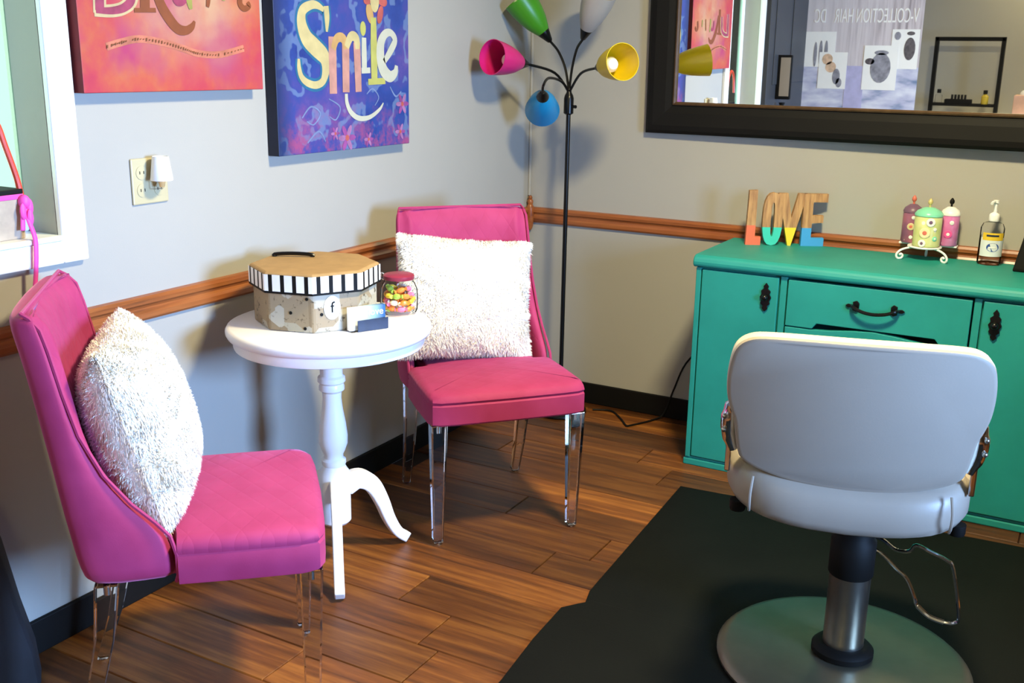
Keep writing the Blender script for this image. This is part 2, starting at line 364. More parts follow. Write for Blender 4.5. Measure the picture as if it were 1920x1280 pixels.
def pull(x, z, parent):
    k = MB(); k.tube([(x-.07, CY-.004, z+.004), (x-.062, CY-.022, z+.004), (x-.035, CY-.028, z-.006), (x, CY-.03, z-.010), (x+.035, CY-.028, z-.006), (x+.062, CY-.022, z+.004), (x+.07, CY-.004, z+.004)], .0055, 8, sm=4)
    k.build('pull', M['blackmetal'], parent, smooth=True)
    for sg in (-1, 1):
        poly = [(0, .018), (.012, .013), (.011, .004), (.026, .006), (.034, 0), (.026, -.006), (.011, -.004), (.012, -.013), (0, -.018), (-.008, -.010), (-.008, .010)]
        MB().prism(poly, lambda p, s: (x+sg*(.055+p[0]), CY-.001-(.005 if s else 0), z+.004+p[1])).build('pull_plate', M['blackmetal'], parent, bevel=.0012)
poly = [(1.191, .545), (1.277, .545), (1.290, .563), (1.645, .563), (1.660, .545), (1.737, .545), (1.737, CT-.05), (1.191, CT-.05)]
dw = MB().prism(poly, lambda p, s: (p[0], CY + (.02 if s else 0), p[1])).build('drawer', M['teal'], sb, bevel=.002); pull(1.464, .632, dw)
# lower drawer front: its top edge bows up to meet the raised edge above, leaving two finger slots
poly = [(1.191, .30), (1.737, .30), (1.737, .541), (1.665, .541), (1.60, .545), (1.53, .554), (1.464, .559), (1.40, .554), (1.33, .545), (1.272, .541), (1.191, .541)]
d2 = MB().prism(poly, lambda p, s: (p[0], CY + (.02 if s else 0), p[1])).build('drawer', M['teal'], sb, bevel=.002); pull(1.464, .43, d2)
d3 = MB().box(1.191, 1.737, CY, CY+.02, .045, .294).build('drawer', M['teal'], sb, bevel=.003); pull(1.464, .19, d3)

# ------------------------------------------------------------------ wall mirror
mr = thing('wall_mirror', 'large mirror in a wide black frame hanging above the sideboard', 'mirror', (1.22, -.040, 1.555))
mr.rotation_euler = (R(.8), 0, R(-1.0))
HW, HH, FW = .715, .45, .105
fprof = [(0, .012), (0, -.006), (.012, -.016), (.03, -.018), (.075, -.012), (.095, -.006), (FW, -.004), (FW, .012)]   # (inset from outer edge, y)
def frame_rings(b, prof):
    cs = []
    for sx, sz in ((-1, -1), (1, -1), (1, 1), (-1, 1)):
        cs.append([(sx*(HW-q), yy, sz*(HH-q)) for q, yy in prof])
    n = len(prof)
    for k in range(4): b.loft([cs[k], cs[(k+1) % 4]], False, False)
b = MB(); frame_rings(b, fprof); b.build('frame', M['black'], mr)
b = MB(); frame_rings(b, [(FW-.001, .008), (FW-.001, -.010), (FW+.004, -.012), (FW+.010, -.006), (FW+.010, .008)]); b.build('inner_bead', M['bronze'], mr)
MB().box(-HW+FW, HW-FW, .000, .004, -HH+FW, HH-FW).build('glass', M['mirror'], mr)

# ------------------------------------------------------------------ velvet chairs
def chair():
    t = thing('side_chair', 'x', 'chair')
    # wrap-around back: one U-shaped section per height, wings sweeping forward into the seat
    lv = [(.368, -.215, -.055, .222), (.385, -.226, -.05, .232), (.43, -.236, -.05, .236), (.47, -.242, -.06, .236), (.50, -.247, -.085, .235), (.54, -.254, -.125, .233), (.60, -.262, -.17, .230),
          (.68, -.275, -.207, .226), (.76, -.288, -.228, .222), (.84, -.302, -.245, .219), (.880, -.312, -.256, .217), (.900, -.313, -.262, .212), (.908, -.306, -.270, .205)]
    rings = []; tips = {1: [], -1: []}
    for i, (z, xr, xw, hw) in enumerate(lv):
        th = .045; xi = xr + .055; xt = max(xw, xi-.004)
        if z > .89: th = .045 - (z-.888)*1.2; xi = xr + .05 - (z-.888)*1.0; xt = xi+.002
        c = .045
        ring = [(xt, -hw+.006, z), (xr+c*1.3, -hw, z), (xr+c*.45, -hw+c*.2, z), (xr+c*.12, -hw+c*.6, z), (xr, -hw+c*1.4, z), (xr-.006, 0, z)]
        ring += [(p[0], -p[1], p[2]) for p in reversed(ring[:-1])]
        inner = [(xt+.002, hw-th+.012, z), (max(xi+.02, xi), hw-th, z), (xi+.004, hw-th-.02, z), (xi, hw-th-.05, z), (xi-.004, 0, z)]
        inner += [(p[0], -p[1], p[2]) for p in reversed(inner[:-1])]
        rings.append(ring + inner)
        for s in (1, -1): tips[s].append((xt+.004, s*(hw-.008), z))
    b = MB().loft(rings); n_ = len(rings[0]); b.mi = [1 if (k < n_*(len(rings)-1) and 11 <= k % n_ <= 18) else 0 for k in range(len(b.f))]
    b.build('backrest', [M['velvet'], M['quilt_back']], t, smooth=True, sub=1)
    pts = tips[-1][:-1] + [(tips[-1][-1][0]-.012, -.2, .909)] + [(tips[1][-1][0]-.012, .2, .909)] + list(reversed(tips[1][:-1]))
    MB().tube(pts, .0042, 6).build('piping', M['velvet'], t, smooth=True)
    def outline(g, xf=.24):
        # seat plan: full width in front of the wings, narrower between them
        pts = [(-.19, -.178), (-.05, -.183), (-.045, -.232), (.06, -.236), (.19, -.236), (.225, -.228), (xf-.004, -.205), (xf, -.16), (xf+.003, 0)]
        pts = [(x if x < .2 else x-g, yv*(1-g*2)) for x, yv in pts]
        return pts + [(x, -yv) for x, yv in reversed(pts[:-1])]
    def ring(g, z, crown=0):
        return [(x, yv, z) for x, yv in outline(g)]
    MB().loft([ring(.006, .368), ring(0, .374), ring(0, .426), ring(.004, .431)]).build('seat_band', M['velvet'], t, smooth=True)
    # crowned cushion
    b = MB(); rs = []
    for g, z in ((.004, .430), (.0, .438), (.004, .449), (.018, .458), (.05, .464)): rs.append(ring(g, z))
    rs.append([(x*.6+.01, yv*.6, .470) for x, yv in outline(.05)]); rs.append([(x*.25+.02, yv*.25, .473) for x, yv in outline(.05)])
    b.loft(rs, True, True); b.build('seat', M['quilt_seat'], t, smooth=True)
    for sy in (1, -1):
        yl = .208*sy
        def sq(cx, cy, h, z): return [(cx-h, cy-h, z), (cx+h, cy-h, z), (cx+h, cy+h, z), (cx-h, cy+h, z)]
        f = MB().loft([sq(.200, yl, .014, .006), sq(.204, yl, .019, .20), sq(.207, yl, .023, .370)]).build('leg', M['acrylic'], t, bevel=.003)
        MB().lathe([(.010, 0), (.011, .004), (.007, .0065)], 12, (.200, yl, 0)).build('glide', M['chrome'], f, smooth=True)
        MB().lathe([(.007, .345), (.007, .372)], 10, (.207, yl, 0)).build('bolt', M['chrome'], f, smooth=True)
        yl = .190*sy
        f = MB().loft([sq(-.262, yl, .013, .006), sq(-.225, yl, .016, .12), sq(-.195, yl, .019, .25), sq(-.182, yl, .022, .370)]).build('leg', M['acrylic'], t, bevel=.003)
        MB().lathe([(.010, 0), (.011, .004), (.007, .0065)], 12, (-.262, yl, 0)).build('glide', M['chrome'], f, smooth=True)
        MB().lathe([(.007, .345), (.007, .372)], 10, (-.182, yl, 0)).build('bolt', M['chrome'], f, smooth=True)
    return t
ch1 = chair()
ch2 = dup(ch1)
def place_chair(o, fx, fy, ang, label):
    a = R(ang); o.location = (fx - .24*math.cos(a), fy - .24*math.sin(a), 0); o.rotation_euler = (0, 0, a); tag(o, label, 'chair', 'pink velvet chairs with clear legs')
place_chair(ch1, .625, -2.09, 43.2, 'pink velvet chair with clear acrylic legs in front of the window')
place_chair(ch2, .655, -1.285, -41.5, 'pink velvet chair with clear acrylic legs standing in the room corner')

# ------------------------------------------------------------------ shaggy pillows
def pillow(label, par, loc, rot, size, thick, seed):
    rnd = random.Random(seed); a = R(par.rotation_euler.z*180/PI)
    t = thing('throw_pillow', label, 'pillow', par.matrix_basis @ Vector(loc), 0, 'white shaggy throw pillows')
    # local frame: width along Y, height along Z, thickness along X
    q = Matrix.Rotation(par.rotation_euler.z, 4, 'Z') @ Matrix.Rotation(R(rot[2]), 4, 'Z') @ Matrix.Rotation(R(rot[1]), 4, 'Y') @ Matrix.Rotation(R(rot[0]), 4, 'X')
    t.rotation_euler = q.to_euler()
    N = 22
    def P(uu, vv, s):
        k = max(0, (1-abs(uu)**2.6))*max(0, (1-abs(vv)**2.6)); pin = 1 - .07*(1-abs(uu)**3)*abs(vv)**4*0
        w_ = size[0]/2*(1-.05*(1-abs(vv)**2)); h_ = size[1]/2*(1-.05*(1-abs(uu)**2))
        return Vector((s*thick/2*k**.5, uu*w_, vv*h_))
    b = MB()
    for s in (1, -1):
        g = [[P(-1+2*i/N, -1+2*j/N, s) for j in range(N+1)] for i in range(N+1)]
        vs = [p for r_ in g for p in r_]; fs = [(i*(N+1)+j, (i+1)*(N+1)+j, (i+1)*(N+1)+j+1, i*(N+1)+j+1) for i in range(N) for j in range(N)]
        b._add(vs, fs)
    b.build('cover', M['fur'], t, smooth=True)
    f = MB(); e = .02
    for k in range(42000):
        uu, vv = rnd.uniform(-1, 1), rnd.uniform(-1, 1); s = 1 if rnd.random() < .55 else -1
        if rnd.random() < .5:      # the steep rim needs as much pile as the flat faces
            e_ = 1 - .22*rnd.random()**3
            if rnd.random() < .5: uu = math.copysign(e_, uu)
            else: vv = math.copysign(e_, vv)
        p = P(uu, vv, s); n = (P(min(1, uu+e), vv, s)-P(max(-1, uu-e), vv, s)).cross(P(uu, min(1, vv+e), s)-P(uu, max(-1, vv-e), s))
        n = n.normalized() if n.length > 1e-9 else Vector((s, 0, 0))
        if n.x*s < 0: n = -n
        out = Vector((0, uu*abs(uu)**3, vv*abs(vv)**3))*.9
        ang = 2.2*math.sin(7*uu+2.1*math.sin(5*vv+seed)) + 1.8*math.cos(6*vv+3*uu) + rnd.gauss(0, .9)
        tg = Vector((0, math.cos(ang), math.sin(ang)-.35))
        dr_ = (n*.55 + tg*.75 + out).normalized(); L = rnd.uniform(.006, .015)
        sd = dr_.cross(n if abs(dr_.dot(n)) < .95 else Vector((0, 0, 1))).normalized()*rnd.uniform(.0009, .0018)
        m = p + dr_*L*.55; tip = p + dr_*L + Vector((0, 0, -.25*L)) + tg*L*.15
        f._add([p-sd, p+sd, m+sd*.8, m-sd*.8, tip], [(0, 1, 2, 3), (3, 2, 4)])
    o = f.build('fur', M['fur'], t); o['kind'] = 'stuff'
    return t
pillow('white shaggy pillow seen edge-on on the chair by the window', ch1, (-.116, .005, .640), (0, -16, 0), (.385, .37), .19, 3)
pillow('white shaggy square pillow on the corner chair', ch2, (-.126, -.030, .648), (-6.5, -17, 4), (.425, .365), .16, 11)

# ------------------------------------------------------------------ white pedestal table
TX, TY, TZ = .31, -1.655, .69
tb = thing('pedestal_table', 'round white pedestal side table between the two pink chairs', 'table', (TX, TY, 0))
MB().lathe([(.0, .660), (.255, .660), (.262, .664), (.266, .672), (.266, .680), (.262, .687), (.255, TZ), (.0, TZ)], 64, cap=False).build('top', M['table'], tb, smooth=True)
MB().lathe([(.238, .630), (.246, .633), (.248, .638), (.248, .66), (.20, .66), (.20, .630)], 64, cap=False).build('apron', M['table'], tb, smooth=True)
MB().lathe([(.055, .655), (.055, .63), (.034, .625), (.030, .60), (.030, .545), (.036, .54), (.037, .528), (.031, .522), (.034, .514), (.034, .505), (.026, .498), (.025, .48), (.028, .45), (.035, .41), (.039, .375), (.038, .352), (.031, .332), (.026, .322),
            (.026, .312), (.033, .306), (.033, .296), (.030, .29), (.036, .278), (.043, .268), (.043, .13), (.036, .122), (.020, .115)], 32).build('pedestal', M['table'], tb, smooth=True)
for ang in (66.7, -49.5, 188):
    c, s = math.cos(R(ang)), math.sin(R(ang))
    cl = spline([(.036, 0, .225), (.075, 0, .232), (.115, 0, .205), (.145, 0, .150), (.168, 0, .090), (.195, 0, .042), (.228, 0, .014)], 6)
    wd = spline([(.055, 0, 0), (.047, 0, 0), (.040, 0, 0), (.034, 0, 0), (.029, 0, 0), (.026, 0, 0), (.026, 0, 0)], 6)
    rings = []
    for i, p in enumerate(cl):
        tn = (cl[min(i+1, len(cl)-1)]-cl[max(i-1, 0)]).normalized(); nn = Vector((-tn.z, 0, tn.x)); h = wd[i].x/2*1.15; k = .0135
        ring = [p + nn*h + Vector((0, k, 0)), p + nn*h - Vector((0, k, 0)), p - nn*h - Vector((0, k, 0)), p - nn*h + Vector((0, k, 0))]
        rings.append([(q.x*c-q.y*s, q.x*s+q.y*c, max(q.z, 0.001)) for q in ring])
    MB().loft(rings).build('leg', M['table'], tb, bevel=.003, smooth=True)

# ------------------------------------------------------------------ hat box, jar, card holder on the table
hb = thing('hat_box', 'octagonal hat box with striped lid band on the white table', 'box', (.262, -1.650, TZ), R(-52+22))
def octo(rr, z, n=8, off=PI/8, sq_=1.0): return [(rr*math.cos(off+2*PI*k/n)*sq_, rr*math.sin(off+2*PI*k/n), z) for k in range(n)]
def collage():
    t = NT('collage_paper'); v = t.coord((1, 1, 1)); vo = t.add('ShaderNodeTexVoronoi', Scale=16.0, distance='CHEBYCHEV'); t.link(v, vo.inputs['Vector'])
    a = t.ramp(vo.outputs['Color'], [(0, '#a79f8a'), (.3, '#99876b'), (.5, '#b0a998'), (.75, '#8d7a5e'), (1, '#b9b3a5')], 'CONSTANT')
    n = t.noise(v, 70, 4, .7); k = t.ramp(n, [(.55, (0, 0, 0, 1)), (.66, (1, 1, 1, 1))]); c = t.mix(k, a, '#4a3c2a')
    n2 = t.noise(v, 30, 3); k2 = t.ramp(n2, [(.44, (0, 0, 0, 1)), (.5, (1, 1, 1, 1))]); c = t.mix(k2, a, c)
    t.link(c, t.b.inputs['Base Color']); t.set(Roughness=.6); return t.m
M['collage'] = collage()
MB().loft([octo(.160, 0), octo(.160, .115)]).build('body', M['collage'], hb, bevel=.006)
lid = MB().loft([octo(.169, .098), octo(.169, .148), octo(.160, .152)], True, True).build('lid', M['kraft'], hb, bevel=.005)
band = MB(); 
for k in range(8):
    a0, a1 = octo(.1697, 0)[k], octo(.1697, 0)[(k+1) % 8]
    for j in range(12):
        p0 = [a0[i]+(a1[i]-a0[i])*j/12 for i in (0, 1)]; p1 = [a0[i]+(a1[i]-a0[i])*(j+1)/12 for i in (0, 1)]
        band._add([(p0[0], p0[1], .104), (p1[0], p1[1], .104), (p1[0], p1[1], .146), (p0[0], p0[1], .146)], [(0, 1, 2, 3)], 1 if j % 3 == 1 else 0)
    band._add([(a0[0]*1.001, a0[1]*1.001, .0985), (a1[0]*1.001, a1[1]*1.001, .0985), (a1[0]*1.001, a1[1]*1.001, .104), (a0[0]*1.001, a0[1]*1.001, .104)], [(0, 1, 2, 3)], 1)
band.build('striped_band', [M['plasticw'], M['black']], lid)
hd = MB().tube([(-.122, -.064, .150), (-.125, -.066, .158), (-.099, -.0225, .161), (-.073, .021, .158), (-.076, .019, .150)], .005, 8, sm=4).build('handle', M['blackmetal'], hb, smooth=True)
hd.rotation_euler = (0, 0, 0)
def on_face(ang, w_, z):   # point and frame on an octagon face (rotation about Z)
    return Matrix.Rotation(R(ang), 4, 'Z') @ Matrix.Translation((.160*math.cos(PI/8)+.0006, w_, z)) @ Matrix.Rotation(PI/2, 4, 'Y')
lb = MB().lathe([(.001, 0), (.022, 0), (.022, .0012), (.020, .0016), (.001, .0016)], 28, mat=on_face(0, -.012, .063) @ Matrix.Diagonal((1.4, 1, 1, 1))).build('oval_label', M['plasticw'], hb)
o = text_mesh('f', .040, 'lettering', M['black'], lb); o.matrix_local = on_face(0, -.012, .063) @ Matrix.Rotation(PI/2, 4, 'Z') @ Matrix.Translation((0, 0, .0024))
for ang, w_, z in ((-45, .045, .088), (-45, .0, .050), (0, -.040, .048), (-45, .038, .012)):
    MB().lathe([(.001, 0), (.0042, 0), (.0042, .0015), (.001, .002)], 10, mat=on_face(ang, w_, z)).build('rivet', M['black'], hb)

JX, JY = .408, -1.480
jr = thing('candy_jar', 'glass jar with a crimson lid holding wrapped candy', 'jar', (JX, JY, TZ))
MB().lathe([(.036, .002), (.046, .004), (.0505, .014), (.0515, .045), (.050, .068), (.044, .084), (.039, .090), (.039, .099), (.037, .099), (.037, .089), (.042, .082), (.048, .066), (.0495, .045), (.0485, .016), (.044, .008), (.036, .006)], 32, cap=False).build('glass_body', M['jar'], jr, smooth=True)
MB().lathe([(.001, .096), (.041, .096), (.042, .099), (.042, .106), (.038, .109), (.001, .110)], 32, cap=False).build('lid', M['redlid'], jr, smooth=True)
MB().tube([(-.044, -.01, .09), (-.052, -.012, .098), (-.050, -.01, .108), (-.043, -.008, .106)], .0018, 6, sm=3).build('wire_clasp', M['chrome'], jr, smooth=True)
cm = {n: flat('candy_'+n, c, .35, .12, 60) for n, c in (('orange', '#ef8a3c'), ('yellow', '#efd23c'), ('pink', '#ee7ca0'), ('green', '#a8c850'), ('white', '#f5e6d0'))}
proto = MB().ball((0, 0, 0), .011, 10, 6, (1.25, .9, .8)); 
tw = proto; tw.tube([(.011, 0, 0), (.019, 0, 0)], [.003, .007], 6); tw.tube([(-.011, 0, 0), (-.019, 0, 0)], [.003, .007], 6)
cmesh = {}
rc = random.Random(4); k = 0
for lay, (z, rr, n) in enumerate(((.018, .032, 8), (.018, .0, 1), (.036, .034, 8), (.037, .012, 2), (.054, .033, 8), (.055, .008, 1), (.070, .026, 5))):
    for i in range(n):
        cn = ('orange', 'pink', 'white', 'orange', 'yellow', 'green')[k % 6]; k += 1
        if cn not in cmesh: 
            oo = tw.build('candy', cm[cn]); cmesh[cn] = oo
        else: 
            oo = cmesh[cn].copy(); COL.objects.link(oo)
        a = 2*PI*i/n + lay*.5
        oo.location = (JX+rr*math.cos(a), JY+rr*math.sin(a), TZ+z+rc.uniform(-.002, .002)); oo.scale = (.9, .9, .9)
        oo.rotation_euler = (rc.uniform(-.4, .4), rc.uniform(-.3, .3), a+PI/2+rc.uniform(-.2, .2))
        tag(oo, '%s wrapped candy inside the glass jar' % cn, 'candy', '%s candies in the glass jar' % cn)
chd = thing('card_holder', 'clear business card holder with navy cards in front of the hat box', 'card holder', (.433, -1.664, TZ), R(64))
# holder faces local -Y
MB().box(-.050, .050, .004, .007, .002, .045).build('back_plate', M['clearplastic'], chd)
MB().box(-.050, .050, -.022, .007, 0, .003).build('foot_plate', M['clearplastic'], chd)
MB().box(-.050, .050, -.024, -.021, 0, .020).build('front_lip', M['clearplastic'], chd)
blue = NT('blue_card_print'); v = blue.coord(); blue.link(blue.ramp(v, [(0, '#f4f8fb'), (.45, '#d5e8f5'), (1, '#2d6ea8')]), blue.b.inputs['Base Color'])
sp = blue.n.new('ShaderNodeSeparateXYZ'); blue.link(v, sp.inputs[0]); mpn = blue.n.new('ShaderNodeMapRange'); mpn.inputs[1].default_value = -.05; mpn.inputs[2].default_value = .05; blue.link(sp.outputs[0], mpn.inputs[0])
blue.link(blue.ramp(mpn.outputs[0], [(.1, '#f6f9fb'), (.5, '#b9dbf0'), (.95, '#27598f')]), blue.b.inputs['Base Color'])
cd = MB().box(-.052, .050, -.016, -.002, .003, .062).build('card_stack', blue.m, chd, bevel=.0005)
MB().box(-.034, .052, -.0275, -.0245, .001, .030).build('navy_front', M['navy'], chd, bevel=.0005)
o = text_mesh('love', .026, 'lettering', M['plasticw'], cd); o.location = (.022, -.0166, .046); o.rotation_euler = (PI/2, 0, 0)

# ------------------------------------------------------------------ five-shade floor lamp
LX, LY = .253, -.17
fl = thing('floor_lamp', 'black floor lamp with five coloured gooseneck shades in the corner', 'floor lamp', (LX, LY, 0))
MB().lathe([(.001, 0), (.102, 0), (.106, .006), (.104, .014), (.06, .026), (.02, .034), (.012, .05), (.001, .05)], 40, cap=False).build('base', M['blackmetal'], fl, smooth=True)
MB().lathe([(.0085, .04), (.0085, 1.19)], 16).build('pole', M['blackmetal'], fl, smooth=True)
MB().lathe([(.010, 1.165), (.0185, 1.170), (.0185, 1.225), (.016, 1.235), (.010, 1.245), (.008, 1.262), (.001, 1.265)], 20).build('arm_hub', M['blackmetal'], fl, smooth=True)
MB().tube([(.018, -.004, 1.195), (.034, -.008, 1.195)], .006, 8).build('switch', M['blackmetal'], fl, smooth=True)
def shade(name, neck, opening, mid, r_open=.060, L=None):
    neck = Vector(neck) - Vector((LX, LY, 0)); op = Vector(opening) - Vector((LX, LY, 0)); ax = (op-neck); ln = L or ax.length; ax.normalize()
    q = ax.to_track_quat('Z', 'Y').to_matrix().to_4x4(); mt = Matrix.Translation(neck) @ q
    pts = [Vector((0, 0, 1.245))] + [Vector(m) - Vector((LX, LY, 0)) for m in mid] + [neck - ax*.035, neck - ax*.015]
    arm = MB().tube(pts, .0048, 8, sm=6).build('gooseneck', M['blackmetal'], fl, smooth=True)
    MB().lathe([(.006, -.034), (.010, -.030), (.024, .010), (.024, .016), (.001, .016)], 20, mat=mt).build('socket', M['blackmetal'], arm, smooth=True)
    p = [(.022, .006), (.030, .02), (.042, .045), (.051, .075), (.057, .105), (r_open, .14)]
    p = [(a, z*ln/.14) for a, z in p]; inner = [(a-.0022, z) for a, z in reversed(p)]
    MB().lathe(p + inner, 32, cap=False, mat=mt).build('shade', M['shade_'+name], fl, smooth=True)['label'] = name + ' plastic bell shade'
    MB().lathe([(.012, .014), (.013, .03), (.02, .045), (.026, .062), (.026, .075), (.018, .09), (.001, .096)], 16, mat=mt).build('bulb', M['bulb'], arm, smooth=True)
shade('pink', (.152, -.352, 1.348), (.118, -.515, 1.368), [(.225, -.235, 1.315)], .061, .160)
shade('yellow', (.455, -.335, 1.340), (.598, -.445, 1.362), [(.325, -.225, 1.315)], .062, .155)
shade('blue', (.243, -.360, 1.236), (.188, -.256, 1.183), [(.246, -.22, 1.285), (.250, -.33, 1.298), (.268, -.405, 1.272)], .064, .13)
shade('green', (.150, -.175, 1.452), (.070, -.235, 1.575), [(.235, -.170, 1.33), (.205, -.170, 1.39)], .060, .16)
shade('white', (.315, -.175, 1.462), (.385, -.215, 1.585), [(.262, -.170, 1.33), (.280, -.172, 1.40)], .060, .16)

# ------------------------------------------------------------------ canvas prints
LK = .52
def art_red():
    t = NT('red_canvas_print'); tc = t.n.new('ShaderNodeTexCoord'); mp = t.n.new('ShaderNodeMapping'); t.link(tc.outputs['Object'], mp.inputs[0]); v = mp.outputs[0]
    base = t.ramp(t.noise(v, 6.5, 5, .6), [(.28, '#d9305f'), (.42, '#e8455a'), (.55, '#ee6a50'), (.70, '#f08a58')])
    mag = t.ramp(t.noise(t.coord((1, 1.3, 1), (0, 0, .4)), 5, 4), [(.50, (0, 0, 0, 1)), (.68, (1, 1, 1, 1))]); c = t.mix(mag, base, '#d8447c')
    sp = t.n.new('ShaderNodeSeparateXYZ'); t.link(v, sp.inputs[0])
    cb = t.n.new('ShaderNodeVectorMath'); cb.operation = 'DISTANCE'; t.link(v, cb.inputs[0]); cb.inputs[1].default_value = (.035, .33, .26)
    mr_ = t.n.new('ShaderNodeMapRange'); mr_.inputs[1].default_value = .26; mr_.inputs[2].default_value = .06; t.link(cb.outputs['Value'], mr_.inputs[0])
    nn = t.n.new('ShaderNodeMath'); nn.operation = 'MULTIPLY'; t.link(mr_.outputs[0], nn.inputs[0]); t.link(t.ramp(t.noise(v, 11, 4), [(.3, (.2, .2, .2, 1)), (.7, (1, 1, 1, 1))]), nn.inputs[1])
    c = t.mix(nn.outputs[0], c, '#f5c79a'); t.link(c, t.b.inputs['Base Color']); t.set(Roughness=.6); t.bump(t.noise(v, 500, 1), .1, .0006); return t.m
def art_blue():
    t = NT('blue_canvas_print'); v = t.coord(); base = t.ramp(t.noise(v, 5, 5, .65), [(.3, '#1c3a9c'), (.45, '#2f55b8'), (.58, '#5a55b8'), (.72, '#8d6cc4')])
    w_ = t.add('ShaderNodeTexWave', Scale=7.0, Distortion=14.0, Detail=3.0); t.link(v, w_.inputs['Vector'])
    k = t.ramp(w_.outputs['Fac'], [(.80, (0, 0, 0, 1)), (.93, (.55, .55, .55, 1))]); c = t.mix(k, base, '#8fb0e0')
    sp = t.n.new('ShaderNodeSeparateXYZ'); t.link(v, sp.inputs[0])
    mr_ = t.n.new('ShaderNodeMapRange'); mr_.inputs[1].default_value = .16; mr_.inputs[2].default_value = .02; t.link(sp.outputs[2], mr_.inputs[0])
    n = t.n.new('ShaderNodeMath'); n.operation = 'MULTIPLY'; t.link(mr_.outputs[0], n.inputs[0]); t.link(t.ramp(t.noise(v, 13, 4, .7), [(.46, (0, 0, 0, 1)), (.62, (1, 1, 1, 1))]), n.inputs[1])
    c = t.mix(n.outputs[0], c, '#c05a9c')
    n3 = t.n.new('ShaderNodeMapRange'); n3.inputs[1].default_value = .07; n3.inputs[2].default_value = .0; t.link(sp.outputs[1], n3.inputs[0]); c = t.mix(n3.outputs[0], c, '#1b3470')
    t.link(c, t.b.inputs['Base Color']); t.set(Roughness=.55); t.bump(t.noise(v, 500, 1), .1, .0006); return t.m
def stroke(pts, off, n=6):
    """flat painted stroke: centre line (u, v, width) on the canvas front"""
    p = spline([Vector(q) for q in pts], n); L = []; Rr = []
    for i, q in enumerate(p):
        tg = (p[min(i+1, len(p)-1)] - p[max(i-1, 0)]); tg.z = 0; tg.normalize(); nn = Vector((-tg.y, tg.x, 0)); w_ = abs(q.z)/2
        a, c = q+nn*w_, q-nn*w_; L.append((off, a.x, a.y)); Rr.append((off, c.x, c.y))
    b = MB(); n_ = len(p); b._add(L+Rr, [(i, i+1, n_+i+1, n_+i) for i in range(n_-1)]); return b
def blob(b, u_, v_, ru, rv, off, seg=18, rot=0, mi=0):
    pts = []
    for k in range(seg):
        a = 2*PI*k/seg; x, y_ = ru*math.cos(a), rv*math.sin(a); pts.append((off, u_ + x*math.cos(rot)-y_*math.sin(rot), v_ + x*math.sin(rot)+y_*math.cos(rot)))
    b._add(pts, [tuple(range(seg))], mi)
def paint(name, hexs, var=.15): return flat('paint_'+name, hexs, .6, var, 25)
TH = .038
cv = thing('canvas_print', 'red and coral painted canvas with swashed lettering beside the window', 'wall art', (.002, -2.142, 1.273), 0, 'painted word canvases on the left wall')
redm = art_red(); rside = flat('red_canvas_edge', '#8e1c20', .7, .2, 20)
b = MB(); b.box(0, TH, 0, .571, 0, .571); b.mi = [1, 1, 1, 0, 1, 1]; b.build('canvas', [redm, rside], cv, bevel=.002)
sc_ = 1.0; OFF = TH+.0006
brown, cream_, olive, pinkd = paint('brown', '#a5552a'), paint('cream', '#f0d6a0'), paint('olive', '#b9b45a'), paint('berry', '#b8446a', .35)
RED = {
'Do': ([(0.0661, 0.2869, 0.034), (0.0623, 0.2112, 0.035), (0.0595, 0.1708, 0.035)], cream_, 0), 'Dbo': ([(0.0443, 0.1768, 0.026), (0.0935, 0.1780, 0.028), (0.1299, 0.1877, 0.030), (0.1522, 0.2103, 0.036), (0.1613, 0.2714, 0.036)], cream_, 0),
'D': ([(0.0661, 0.2869, 0.023), (0.0623, 0.2112, 0.0239), (0.0595, 0.1768, 0.0239)], pinkd, 1), 'Db': ([(0.0493, 0.1773, 0.0124), (0.0935, 0.1784, 0.0161), (0.1299, 0.1877, 0.0192), (0.1522, 0.2103, 0.0225), (0.1613, 0.2714, 0.0226)], pinkd, 1),
'R': ([(0.1946, 0.3083, 0.0279), (0.1904, 0.2248, 0.028), (0.1873, 0.1836, 0.0281)], brown, 1), 'Rb': ([(0.1555, 0.1821, 0.0099), (0.2194, 0.185, 0.0103)], brown, 1),
'leg': ([(0.2074, 0.2751, 0.0214), (0.2309, 0.2083, 0.0269), (0.2536, 0.1728, 0.0285), (0.2821, 0.1464, 0.0258), (0.3087, 0.1423, 0.0209), (0.3286, 0.1512, 0.0167), (0.339, 0.1648, 0.0065)], brown, 1),
'e': ([(0.274, 0.2498, 0.0133), (0.2811, 0.211, 0.0152), (0.2984, 0.2054, 0.0154), (0.3172, 0.2145, 0.0109)], pinkd, 1), 'a': ([(0.3216, 0.2591, 0.0183), (0.3248, 0.2133, 0.0184), (0.3289, 0.1923, 0.0102)], olive, 1),
'm': ([(0.3932, 0.2569, 0.0124), (0.3882, 0.2167, 0.0134), (0.384, 0.1998, 0.0096)], brown, 1), 'm2': ([(0.4386, 0.2528, 0.0118), (0.4399, 0.2177, 0.0099)], olive, 1),
'fl': ([(0.5037, 0.2466, 0.0155), (0.4971, 0.2156, 0.0175), (0.5115, 0.2025, 0.0155), (0.53, 0.2086, 0.0136), (0.5256, 0.2188, 0.0104)], brown, 1)}
for i, (k, (p, m, z)) in enumerate(RED.items()): stroke(p, OFF + .0001*(i+1)).build('lettering', m, cv)
w_ = [(0.0699, 0.1002), (0.1101, 0.1102), (0.1637, 0.1192), (0.235, 0.1128), (0.3004, 0.0993), (0.3457, 0.089), (0.4175, 0.0874), (0.5044, 0.1043)]
stroke([(a, c, .017) for a, c in w_], OFF).build('script_band', paint('peach', '#f08f70', .25), cv)
sp_ = spline([Vector((a, c, 0)) for a, c in w_], 8); b = MB(); rs = random.Random(2)
